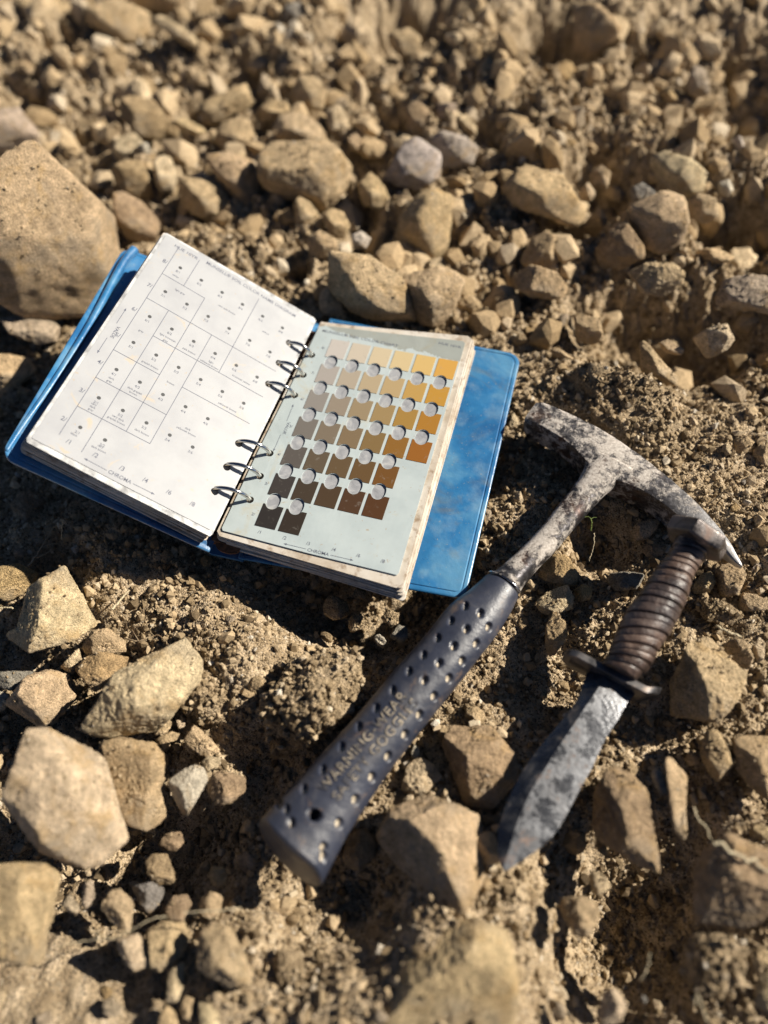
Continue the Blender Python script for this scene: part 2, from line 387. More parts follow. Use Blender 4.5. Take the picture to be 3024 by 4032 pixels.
ROCKS = '''
t|30|big smooth tan boulder propping up the blue cover of the book|0,325 20,318 75,325 130,380 200,450 238,475 252,520 255,580 225,625 195,665 145,692 75,680 35,645 -30,620 -40,400
d|10|dusty pinkish stone resting on the far side of the big boulder|0,240 40,235 75,280 85,320 40,335 -20,325 -20,260
b|0|brown stone with a dark shaded face just beyond the tip of the blue cover|247,420 270,418 310,440 345,480 330,520 290,525 255,490
t|-4|broad rounded tan stone two stones above the printed corner of the white page|390,385 420,380 470,395 495,425 500,460 470,472 420,462 395,440
t|0|tan stone leaning on the broad rounded stone above the white page|445,338 500,335 545,350 560,400 550,450 520,440 480,400
t|0|tan five sided stone left of the largest far stone|468,300 480,270 510,258 540,265 545,300 530,335 490,330
t|6|thin wedge of stone perched over a black gap|370,265 400,255 430,270 447,285 430,295 395,283
t|0|broad notched brown stone above the thin perched wedge|425,190 460,195 480,205 530,180 548,200 545,240 500,250 460,280 440,265
b|0|blocky stone with its shaded side facing the book near the black hollow|262,215 290,210 330,220 355,250 350,300 320,300 285,290 265,260
p|8|long pale slab leaning over a dark crevice|325,40 350,35 400,65 435,95 430,112 395,95 350,60
t|0|large blocky tan stone touching the lower end of the leaning slab|190,20 250,0 320,30 322,100 280,90 230,75 195,50
t|0|large rough stone in the far left corner above a dark overhang|30,-5 90,-15 150,10 160,50 110,65 60,35
t|-4|flat tan stone with a thin shadow under its edge|165,150 190,140 225,170 220,190 190,180
t|0|small upright tan stone with an oval shaded face|215,250 240,232 270,265 272,285 235,275
p|-2|pale stone beside the white pebble|245,330 255,300 290,290 308,310 315,345 270,355
w|4|white pebble beside the pale stone beyond the boulder|300,312 318,310 325,330 308,345
p|0|white topped stone standing in a gap beyond the book|335,345 350,335 370,345 380,380 375,410 350,415 335,390
b|-2|speckled brown stone below the pale stone|240,365 270,350 305,350 325,390 330,425 290,425 260,410
d|0|knobbly pinkish stone beyond the boulder|20,140 60,130 120,115 143,140 135,165 100,160 50,150
t|0|long tan stone at the far edge above the leaning slab|270,0 300,-20 390,-15 395,30 340,25 300,15
t|6|largest far stone with a dark shaded face and a bright sunlit side|560,310 580,293 650,310 700,300 730,330 752,360 745,400 720,430 690,455 660,430 620,420 570,400 558,350
t|4|stone sitting on top of the largest far stone|593,275 610,250 650,245 690,270 705,300 670,315 600,295
l|6|flat lilac grey stone with a smooth sunlit top|830,390 850,355 875,310 900,300 950,335 945,380 905,405 860,402
l|0|greyish flat stone behind the lilac grey one|930,300 960,285 1000,295 1030,320 1015,360 960,365 940,335
t|0|tall grooved tan stone standing below the lilac grey stone|850,550 870,470 900,430 940,410 975,430 970,500 965,545 940,560 880,560
b|0|dark brown stone in the hollow above the lilac grey stone|880,235 905,220 925,240 935,280 920,305 885,290
t|0|rounded tan stone above the stone that crowns the largest one|627,205 650,165 680,170 705,200 695,235 660,245
t|0|angular stone between the largest far stone and the lilac grey stone|775,400 800,375 825,395 840,430 825,450 785,440
t|-2|tan stone with a grey patch below the largest far stone|697,470 715,450 740,460 755,490 745,515 715,510
t|0|tilted narrow stone under the largest far stone|637,440 650,425 670,440 690,470 665,500 640,485
t|0|tan lump just beyond the pinkish upright stone|665,520 690,500 720,515 730,545 700,555 670,550
w|4|small white topped stone lying beyond the dark faced wedge|760,510 780,500 800,515 790,535 765,535
p|4|bright triangular stone near the big black hollow|735,80 755,40 775,35 800,70 790,100 750,95
w|2|small pale stone under the dark grey one|580,60 600,50 618,65 612,82 590,80
t|0|tan stone left of the stone that crowns the largest one|560,235 590,215 620,225 625,255 590,262 565,260
g|2|dark grey stone at the far edge|612,20 640,5 668,15 665,55 640,65 615,50
t|0|small stone right of the largest far stone|752,300 768,288 780,305 778,325 758,325
t|0|tan block at the lip of the big black hollow|840,75 880,62 905,80 905,115 870,125 845,100
p|4|small bright round stone on the crumbly far slope|938,195 955,182 975,200 972,220 945,218
d|2|smooth pinkish stone on the crumbly far slope|945,225 985,225 990,265 970,278 945,255
p|2|small tan stone touching the smooth pinkish one|990,250 1010,248 1030,275 1025,295 1000,280
o|4|small yellow stone with a pointed end below the greyish flat stone|965,385 1000,385 1030,405 1028,430 1000,425 970,405
p|0|long grey tan stone beside the rounded tan one|705,240 730,225 750,255 755,290 730,305 710,280
t|4|big rubble covered rock with a bright yellow corner|1085,400 1130,360 1210,380 1245,420 1260,455 1240,495 1205,490 1180,465 1130,460 1090,440
t|8|big bright tan rock with a shaded underside in the far rubble|1360,450 1400,430 1440,415 1475,430 1485,480 1470,520 1430,545 1390,530 1365,490
b|0|shaded brown rock under the big bright tan one|1290,540 1320,500 1350,480 1385,530 1390,555 1340,580 1295,565
p|6|rock with a dark blue grey facet above the bright tan rock|1405,345 1440,330 1490,345 1525,370 1515,410 1480,425 1430,405
g|0|dark grey flat stone in the pit beside the bright tan rock|1362,410 1390,395 1415,410 1410,440 1385,450 1365,435
w|2|bright white pebble near the far right side|1553,395 1575,388 1583,410 1570,425 1555,415
t|2|hook shaped clod right of the bright tan rock|1485,440 1510,420 1545,430 1550,465 1525,482 1495,470
t|2|small rounded stone above the pit|1275,375 1300,360 1318,375 1310,408 1285,405
p|0|small pale stone between the yellow cornered rock and the pit|1252,415 1270,395 1285,415 1275,435 1255,432
t|0|peaked tan stone below the yellow cornered rock|1125,560 1150,520 1180,500 1205,525 1210,560 1180,585 1140,580
d|0|smooth pinkish oval stone on the far right slope|1485,180 1500,140 1525,155 1532,200 1510,210 1488,205
t|8|large ridged rock beside the black hollow at the far edge|1243,15 1290,10 1340,60 1320,90 1270,120 1245,110
t|0|narrow tan stone in a small pit on the far slope|1355,255 1370,238 1385,265 1395,280 1370,278
w|0|tiny pale stone on the far right slope|1585,300 1600,295 1608,320 1592,325
o|0|small orange stone on the far slope|1428,205 1450,195 1462,212 1445,222
p|0|upright little stone above the blue grey faceted rock|1490,330 1500,300 1515,310 1510,332
t|8|dark faced wedge of rock standing behind the colour chip page|705,570 720,548 750,545 800,560 860,600 895,650 895,690 840,700 760,670 715,620
t|4|bright lumpy rock leaning on the dark faced wedge|850,610 900,590 960,580 1000,600 990,650 950,700 905,695 870,650
p|8|pinkish upright pebble just beyond the rings of the book|690,650 695,625 712,617 735,640 750,690 720,697 695,690
t|0|broad stone with a dark underside beyond the blue cover|1110,600 1150,575 1200,590 1225,625 1210,645 1150,640 1115,620
t|6|two lobed tan rock at the edge of the dark hollow|1360,590 1400,570 1450,570 1475,590 1470,615 1430,640 1390,630
p|6|bright knuckle shaped stone in the dark hollow|1495,730 1520,715 1540,705 1570,700 1587,735 1570,755 1530,775 1505,755
t|2|small flat stone in front of the dark hollow|1422,740 1445,733 1480,755 1470,768 1435,760
t|4|long slab sloping down beside the broad dusty clod|1382,740 1395,735 1430,780 1465,815 1460,835 1420,820 1385,800
t|2|square tan stone with one shaded side beyond the dusty clod|1240,685 1260,680 1295,690 1305,735 1280,745 1245,735
d|6|pitted grey clod at the right edge above the dark hollow|1545,640 1570,600 1610,590 1665,600 1665,680 1620,670 1580,690 1550,700
c|-14|broad flat dusty clod behind the hammer head|1140,840 1160,790 1250,780 1390,815 1450,850 1470,930 1475,990 1440,1010 1350,960 1250,900 1180,870
p|-4|small bright stone between the blue cover and the hammer head|1098,915 1110,890 1122,910 1115,935 1100,935
t|0|tan stone at the right edge beside the pick end|1625,975 1645,960 1670,965 1670,1010 1635,1005
t|0|flat stone with a pointed left end near the pick|1585,950 1610,940 1630,955 1610,980 1590,985
t|2|small tan stone on the broad dusty clod|1300,870 1320,855 1335,870 1325,888 1305,885
t|0|arched stone beyond the corner of the blue cover|1185,755 1205,750 1240,775 1230,785 1195,775
d|10|grey crusted stone tucked below the big boulder|0,690 45,678 100,685 128,705 125,735 85,745 20,720
t|4|orange tan stone in the shade beside the blue cover|-10,760 10,740 50,770 82,775 75,810 40,840 -10,870
o|0|small bright orange stone at the left edge|-12,870 12,890 2,908 -12,908
b|-2|dark earthy stone below the bottom corner of the blue cover|22,1090 50,1060 110,1075 100,1110 65,1140 35,1125
d|0|crumbly stone next to the dry branching twig|62,1155 75,1143 100,1150 102,1175 75,1180
o|4|yellowish stone at the left edge beside the tall leaning rock|-10,1225 40,1218 85,1240 60,1275 20,1300 -10,1290
p|24|tall leaning grey tan rock with a shaded lower face|60,1270 100,1235 140,1222 165,1245 190,1300 210,1345 218,1362 180,1380 170,1390 150,1420 118,1445 70,1425 -20,1420 -20,1375 38,1360 40,1310
t|8|flat tan stone peeking out behind the tall leaning rock|175,1400 200,1362 235,1358 270,1385 272,1408 230,1415 190,1420
o|14|blocky stone with an orange shaded face between two large slabs|160,1445 185,1420 215,1408 265,1412 278,1420 270,1445 240,1475 205,1495 170,1465
p|22|long sunlit slab with a pale chipped upper corner|172,1575 190,1530 215,1490 250,1455 300,1430 350,1405 400,1380 420,1405 437,1435 432,1470 385,1520 340,1580 310,1595 220,1597 180,1585
c|6|dark crumb covered stone right of the long sunlit slab|388,1535 420,1490 440,1445 490,1450 530,1485 520,1525 485,1565 440,1550 400,1545
t|12|flat pitted stone under the overhang of the tall leaning rock|10,1520 60,1460 100,1447 150,1455 170,1490 155,1510 140,1540 90,1575 30,1545
p|12|small pale wedge squeezed beneath the tall leaning rock|130,1440 170,1400 178,1430 155,1460
g|14|dark grey stone with a white sunlit edge at the left side|-10,1450 70,1450 72,1470 25,1492 -10,1480
w|12|white stone at the left edge|-10,1492 22,1500 12,1530 -10,1545
o|0|squarish yellow pebble on the bare soil below the book|335,1325 352,1318 372,1322 370,1340 345,1345
d|2|slim grey pebble lying on the soil above the crumb covered stone|450,1365 460,1360 483,1390 480,1402 465,1400
t|4|small tan stone under the lower tip of the long slab|330,1560 350,1545 375,1560 360,1585 335,1588
t|6|thin flat stone in front of the small tan stone|333,1598 370,1580 390,1585 380,1600 345,1608
p|4|little upright chip beside the crumb covered stone|380,1555 400,1550 400,1570 385,1575
t|4|cracked layered stone below the crumb covered stone|395,1600 420,1565 450,1590 475,1620 450,1640 420,1625
c|-4|flat soil clod pressed against the long sunlit slab|285,1365 330,1350 380,1372 370,1390 320,1395
c|-2|small wedge shaped clod near the squarish yellow pebble|378,1320 420,1315 430,1335 405,1348
c|-2|crumbly clod behind the tall leaning rock|140,1215 165,1205 195,1220 200,1240 175,1255
w|0|pale pebble on the soil beside the dry twig|153,1185 165,1174 172,1185 165,1200
p|42|large blurred foreground rock with a bright top and a deep shaded side|5,1730 20,1650 40,1600 60,1580 120,1573 190,1600 225,1640 245,1700 265,1760 275,1810 240,1860 200,1880 140,1865 90,1840 60,1810 20,1770
t|18|tall stone with a grey pitted patch next to the largest foreground rock|215,1605 260,1590 330,1600 390,1625 390,1660 345,1700 350,1740 362,1765 320,1795 270,1780 245,1690
w|14|pale cream stone half in the shade of the hammer handle|358,1695 380,1670 410,1650 440,1660 448,1685 430,1720 405,1762 385,1750 372,1725
p|8|small cream chip above the pale cream stone|435,1645 450,1632 478,1637 470,1660 450,1668
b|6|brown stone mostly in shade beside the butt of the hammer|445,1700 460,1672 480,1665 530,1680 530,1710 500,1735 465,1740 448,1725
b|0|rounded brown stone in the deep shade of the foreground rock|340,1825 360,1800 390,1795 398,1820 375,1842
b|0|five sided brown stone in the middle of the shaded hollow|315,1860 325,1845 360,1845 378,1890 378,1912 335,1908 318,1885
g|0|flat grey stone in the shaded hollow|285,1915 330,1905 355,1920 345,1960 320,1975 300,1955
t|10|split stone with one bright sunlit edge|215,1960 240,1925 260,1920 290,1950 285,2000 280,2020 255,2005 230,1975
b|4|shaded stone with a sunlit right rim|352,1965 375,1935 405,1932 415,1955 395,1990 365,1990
t|4|small tan stone right of the shaded stone with the bright rim|430,1945 455,1925 485,1930 475,1970 455,1988 430,1975
t|6|round knob of stone at the edge of the sunlit soil|450,1890 460,1870 485,1875 493,1890 480,1920 460,1910
t|34|long upright foreground rock at the left edge|-20,1870 60,1865 110,1862 135,1900 120,1960 105,2070 60,2085 30,2075 -20,2060
p|18|angular stone standing on the pale soil in the foreground|250,2030 275,2020 300,2015 318,2050 325,2085 290,2098 275,2085 255,2050
t|12|broad tan stone leaning on the angular foreground stone|320,2010 350,1990 400,1995 408,2030 390,2070 350,2100 325,2095 315,2060
p|20|narrow bright upright stone in the foreground|360,2160 365,2100 400,2072 398,2120 385,2160 370,2170
t|24|large grainy foreground stone with a bright right corner|425,2060 430,2010 455,1990 500,2005 530,2060 545,2100 540,2130 490,2130 450,2110 425,2090
d|10|small stone in the gap beside the long upright rock|135,1950 150,1932 175,1960 165,1975 145,1968
d|10|rounded stone below the largest foreground rock|180,1910 200,1900 205,1940 190,1968 175,1955
t|14|upright pebble second from the narrow bright stone|390,2180 400,2150 425,2160 415,2205 395,2200
p|14|rounded pale pebble at the bottom edge|430,2165 455,2148 480,2180 470,2225 435,2225
t|16|tan pebble at the bottom edge beside the upright pebble|340,2200 360,2170 380,2190 388,2225 345,2225
d|14|grey tan stone in the pale soil at the bottom edge|220,2170 240,2150 265,2180 250,2200 225,2195
c|9|large soil crusted rock under the hammer handle|555,1560 560,1500 600,1460 650,1425 700,1395 760,1405 785,1440 770,1520 700,1590 640,1675 600,1650 570,1610
c|0|crumbly finger shaped clod half in the sun below the book|753,1340 765,1325 785,1330 785,1355 770,1370 755,1365
c|2|sunlit crumbly stone in the shade between book and hammer|823,1335 840,1318 862,1325 862,1345 845,1355
g|0|dark blue grey stone beside the hammer grip|842,1375 860,1350 880,1355 882,1375 865,1392
w|2|small white and grey stone beside the blue grey one|808,1375 820,1369 835,1385 828,1400 812,1392
t|6|rounded stone on the soil crusted rock|730,1455 755,1440 775,1460 765,1480 740,1485
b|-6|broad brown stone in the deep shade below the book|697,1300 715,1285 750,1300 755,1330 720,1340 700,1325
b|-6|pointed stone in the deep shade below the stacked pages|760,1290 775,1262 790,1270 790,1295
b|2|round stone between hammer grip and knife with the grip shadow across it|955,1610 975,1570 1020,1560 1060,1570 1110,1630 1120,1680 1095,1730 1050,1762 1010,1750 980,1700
p|2|pale lumpy stone right of the hammer grip|868,1700 880,1650 905,1635 935,1650 955,1680 940,1700 905,1725 875,1715
w|4|small whitish pebble touching the hammer grip|887,1625 895,1608 907,1620 903,1638 890,1640
t|12|big crumb topped rock between the hammer butt and the knife tip|815,1810 840,1750 920,1715 990,1738 1035,1765 1052,1840 1045,1900 1015,1960 990,1985 950,1960 900,1905 850,1860
b|0|brown rounded stone tucked behind the hammer butt|740,1850 755,1800 790,1790 815,1820 810,1850 775,1880 750,1870
t|20|big smooth foreground boulder below the knife|880,2060 940,2005 1020,1985 1090,2010 1120,2100 1110,2230 800,2230 840,2130
c|14|crumbly lump with a dark hole beside it in the foreground|583,2075 610,2050 650,2060 658,2110 635,2130 600,2120
t|4|tan pebble between the hammer neck and the pommel|1362,1150 1380,1128 1415,1122 1422,1135 1400,1165 1375,1170
o|2|brown orange stone right of the hammer neck|1160,1240 1190,1195 1225,1200 1250,1240 1245,1265 1210,1265 1170,1250
p|4|pale rough stone beside the hammer collar|1157,1300 1180,1280 1225,1262 1240,1290 1235,1315 1190,1330 1165,1320
o|2|small orange stone right of the pale rough one|1240,1275 1260,1262 1280,1270 1275,1295 1250,1300
t|6|leaf shaped upright stone near the end of the knife guard|1177,1395 1180,1350 1195,1322 1222,1345 1225,1375 1210,1400 1190,1425
g|0|flat grey stone in the shade of the knife handle|1310,1255 1320,1238 1360,1235 1395,1240 1375,1272 1330,1275
b|0|flat dark stone in the shade below the pommel|1385,1190 1400,1175 1440,1178 1430,1200 1400,1205
t|8|big angular rock right of the knife handle|1440,1530 1450,1470 1490,1390 1530,1375 1570,1400 1620,1460 1615,1490 1590,1530 1550,1560 1500,1545 1450,1545
t|10|oval stone leaning on the big angular rock|1560,1400 1580,1380 1610,1385 1628,1420 1620,1445 1590,1440
p|8|narrow upright stone at the right edge beside the oval stone|1625,1405 1640,1375 1652,1390 1650,1425 1635,1430
t|4|smooth flat topped stone at the right edge below the pick|1593,1305 1605,1280 1635,1285 1662,1300 1652,1318 1600,1320
t|4|tan block directly under the tip of the pick|1543,1240 1560,1220 1600,1220 1612,1240 1595,1285 1555,1290
t|2|grooved stone touching the knife handle|1495,1270 1515,1240 1535,1235 1547,1255 1530,1285 1500,1285
t|2|small stone right behind the pommel|1520,1230 1530,1208 1550,1208 1550,1230
c|0|flat crumbly clod right of the knife handle|1485,1310 1510,1290 1570,1300 1605,1330 1580,1350 1530,1340
d|4|tilted grey chip right of the pick tip|1605,1190 1620,1170 1645,1165 1640,1180 1620,1192
d|2|thin standing chip of stone near the pick tip|1615,1240 1635,1215 1648,1220 1630,1245
t|8|six sided stone with a shaded notch below the big angular rock|1512,1625 1525,1580 1550,1578 1575,1620 1588,1650 1550,1690 1530,1670
t|10|big rock at the right edge below the six sided stone|1585,1600 1600,1590 1670,1590 1670,1740 1620,1700 1590,1660
t|2|small tan pebble left of the six sided stone|1480,1640 1490,1620 1510,1635 1510,1650 1490,1655
t|20|sharp upright slab beside the bright white stone|1435,1640 1450,1635 1485,1680 1480,1740 1485,1800 1475,1820 1455,1790 1445,1720
w|16|bright white stone wedged against the sharp slab|1405,1670 1420,1660 1445,1685 1445,1715 1430,1725 1415,1700
t|10|little stone under the bright white one|1418,1728 1432,1722 1437,1745 1428,1745
b|6|large shaded brown rock right of the knife blade|1280,1770 1290,1690 1330,1650 1390,1680 1400,1760 1425,1860 1430,1885 1380,1870 1330,1840 1290,1810
p|8|pinkish stone at the edge of the deep shadow below the knife|1273,1895 1280,1880 1300,1885 1320,1915 1300,1930 1283,1935
t|12|egg shaped stone below the pinkish one|1208,1960 1215,1940 1260,1935 1290,1960 1293,1985 1270,2025 1240,2020 1220,1995
b|22|big dark faced rock with a pale root across its top|1500,1990 1500,1880 1520,1840 1570,1800 1620,1810 1670,1840 1670,2000 1580,2005 1530,1995
c|10|crumb covered lump in the lower right shade|1470,2100 1475,2040 1510,2010 1580,2020 1615,2050 1610,2110 1560,2150 1500,2140
p|20|cream faceted stone at the bottom edge|1293,2190 1305,2140 1330,2135 1355,2170 1340,2205 1300,2220
p|12|bright stone at the lower right edge|1630,2170 1640,2110 1670,2090 1670,2190
t|14|small knob of stone above the root crossed rock|1580,1790 1590,1780 1605,1790 1600,1805
t|14|tan stone at the right edge above the root crossed rock|1620,1800 1630,1780 1670,1790 1670,1825
b|0|thin brown stone in the shadow below the shaded rock|1286,1820 1295,1803 1313,1830 1307,1855 1290,1835
t|12|stone at the lower right edge beside the crumb covered lump|1612,2060 1640,2045 1670,2060 1670,2090 1625,2095
g|2|small grey pebble in the deep lower right shadow|1380,2155 1390,2148 1400,2160 1390,2170
'''
for line in ROCKS.strip().split('\n'):
    key, h, label, pl = line.split('|'); h = float(h); nseed += 1
    pv = np.array([[float(a) for a in s.split(',')] for s in pl.split()])
    while key != 'c' and len(pv) > 7:      # keep the corners that matter, broken stone has few
        ar_ = [abs(np.cross(np.append(pv[(i+1)%len(pv)]-pv[i-1],0), np.append(pv[i]-pv[i-1],0))[2]) for i in range(len(pv))]
        i_ = int(np.argmin(ar_))
        if ar_[i_] > .11*np.prod(pv.max(0)-pv.min(0)): break
        pv = np.delete(pv, i_, 0)
    cv = (pv.min(0)+pv.max(0))/2*.5+pv.mean(0)*.5
    # size guess, then depth
    x0 = at(cv, -38); sz = (pv.max(0)-pv.min(0)).mean()
    dist = np.linalg.norm(x0-CAM); Rmm = sz*.5*dist/1659*1.0
    g0 = gh(x0[0], x0[1])[0]
    hc = -38+.25*Rmm+h*.8+(9 if cv[1] < 640 else 0)
    c3 = W(at(cv, hc)); fr = view_frame(c3); depth = np.linalg.norm((FL@CAM)/1000.-c3)*1000
    # outline in the plane facing the viewer
    pts = []
    for p in pv:
        d = FL@ray(p); d = d/np.linalg.norm(d); o_ = (FL@CAM)/1000.
        l = ((c3-o_)@fr[2])/(d@fr[2]); X = o_+l*d; pts.append([(X-c3)@fr[0]*1000, (X-c3)@fr[1]*1000])
    pts = np.array(pts)*(1.1 if cv[1] < 640 else 1.02); mr = np.linalg.norm(pts,axis=1).mean()
    lvl = 6 if sz > 170 else 5 if sz > 62 else 4 if sz > 26 else 3
    if cv[1] < 520 and lvl == 5: lvl = 4
    if cv[1] < 1000 and lvl == 6: lvl = 5
    crust = key == 'c'
    hf = mr*(.85 if not crust else .5); hb = mr*1.0+max(0,h)*.6; sv = fr@SUN; saz_ = math.atan2(sv[1], sv[0])
    if lvl >= 5 and crust: hb = mr*.9
    Vr, F = rock_mesh('rock', pts, fr, 1, hf, hb, nseed, lvl, ncut=(13 if not crust else 6) if sz < 250 else 6, rough=(.04 if not crust else .13) if sz < 250 or crust else .025, saz=saz_)
    small = Rmm < 9
    name = 'soil_clod' if crust else ('pebble' if small else 'rock')
    o = mesh(name, Vr+c3, F, M_crust if crust else M_rock, None, True, c3)
    rg = np.random.default_rng(nseed+999)
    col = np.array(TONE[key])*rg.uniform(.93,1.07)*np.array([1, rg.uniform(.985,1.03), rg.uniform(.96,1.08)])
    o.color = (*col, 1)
    tag(o, label, 'soil clod' if crust else 'stone')
    cs = at(cv, hc); occ.append((cs[0], cs[1], Rmm))
    if sz > 40: dusted.append((Vr+c3, F, crust, sz, nseed))
occ_n = len(occ)
# small loose stones between the big ones
QP = [np.array(s, float) for s in (
 [(350,490),(690,685),(1020,720),(1130,760),(1005,1295),(870,1275),(450,1215),(0,1000),(0,940),(270,520)],
 [(1130,900),(1180,860),(1330,930),(1500,1060),(1610,1225),(1440,1150),(1300,1050),(1140,1260),(720,1915),(560,1790),(560,1750),(1050,1240),(1210,1030),(1130,940)],
 [(1440,1140),(1480,1115),(1560,1180),(1500,1350),(1440,1510),(1380,1540),(1200,1830),(1090,1890),(1070,1860),(1100,1700),(1270,1480),(1220,1405),(1300,1400)])]
def inside(p, poly):
    x, y = p; c_ = False; n = len(poly)
    for i in range(n):
        x1,y1 = poly[i]; x2,y2 = poly[(i+1)%n]
        if (y1 > y) != (y2 > y) and x < (x2-x1)*(y-y1)/(y2-y1)+x1: c_ = not c_
    return c_
base_small = []
for k in range(12):
    a = np.arange(6)*math.pi/3+np.random.default_rng(k).uniform(-.35,.35,6); rr = np.random.default_rng(k+50).uniform(.75,1.2,6)
    poly = np.stack([rr*np.cos(a), rr*np.sin(a)*np.random.default_rng(k).uniform(.6,1)],1)*10
    Vr, F = rock_mesh('pebble', poly, np.eye(3), 1, 6.5, 6.5, 500+k, 4, 12, .05, False)
    me = bpy.data.meshes.new('loose_stone'); me.from_pydata(Vr.tolist(), [], F); me.update()
    me.polygons.foreach_set('use_smooth', [True]*len(me.polygons)); me.materials.append(M_rock); base_small.append(me)
GROUPS = [
 ('at the far edge above the big black hollow', lambda v: v[1] < 140 and 600 <= v[0] < 1000),
 ('at the far edge above the leaning pale slab', lambda v: v[1] < 140 and v[0] < 600),
 ('at the far edge beside the large ridged rock', lambda v: v[1] < 140),
 ('in the blurred rubble left of the largest far stone', lambda v: v[1] < 330 and v[0] < 560),
 ('in the blurred rubble beyond the white page', lambda v: v[1] < 560 and v[0] < 560),
 ('in the rubble around the largest far stone', lambda v: v[1] < 560 and v[0] < 800),
 ('in the rubble around the lilac grey stone', lambda v: v[1] < 450 and v[0] < 1080),
 ('in the rubble beyond the blue cover', lambda v: v[1] < 780 and v[0] < 1230),
 ('on the crumbly slope above the bright tan rock', lambda v: v[1] < 400),
 ('around the bright tan rock and the pit beside it', lambda v: v[1] < 590),
 ('in and around the dark hollow beyond the hammer', lambda v: v[1] < 800),
 ('on the soil around the hammer head and the pick', lambda v: v[0] > 1000 and v[1] < 1250),
 ('on the soil beside the knife', lambda v: v[0] > 1000 and v[1] < 1750),
 ('in the lower right soil below the knife', lambda v: v[0] > 1000),
 ('on the bare soil between the book and the front rocks', lambda v: v[1] > 1000 and v[1] < 1560),
 ('between the foreground rocks', lambda v: v[1] >= 1560),
 ('between the big boulder and the book', lambda v: True)]
TW = {'t':'tan','p':'pale beige','d':'dusty grey tan','b':'brown','o':'yellowish','g':'grey','w':'white'}
cnt = 0; tries = 0; rs = random.Random(5)
while cnt < 125 and tries < 20000:
    tries += 1
    v = (rs.uniform(-10,1670), rs.uniform(-10,2215)) if rs.random() < .5 else (rs.uniform(-10,1670), rs.uniform(-10,1000))
    if any(inside(v, P_) for P_ in QP): continue
    far_ = v[1] < 800
    r = 6+15*rs.random()**2 if far_ else rs.uniform(3.2,7.5)
    p = at(v, -36)
    if any((p[0]-a)**2+(p[1]-b)**2 < (r*.7+c_*.85)**2 for a,b,c_ in occ): continue
    hgt = gh(p[0], p[1])[0]
    if hgt < -62: continue
    occ.append((p[0], p[1], r)); 
    o = bpy.data.objects.new('loose_stone', base_small[cnt%12]); COL.objects.link(o)
    p2 = at(v, hgt); hgt = gh(p2[0], p2[1])[0]
    o.location = W((p2[0], p2[1], -(hgt+r*.32))); s = r/10; o.scale = (s, s*rs.uniform(.8,1.1), s*rs.uniform(.75,1.1))
    o.rotation_euler = (rs.uniform(-.7,.7), rs.uniform(-.7,.7), rs.uniform(0,6.3))
    kk = rs.choice('tttpdtbpdto'); cc = np.array(TONE[kk])*rs.uniform(.9,1.1); o.color = (*cc,1)
    for lab, f_ in GROUPS:
        if f_(v):
            sz_ = 'larger' if r > 12 else 'small' if r > 7 else 'little'
            tag(o, f'{sz_} {TW[kk]} stone {lab}', 'stone', f'{sz_} {TW[kk]} stones {lab}'); break
    cnt += 1

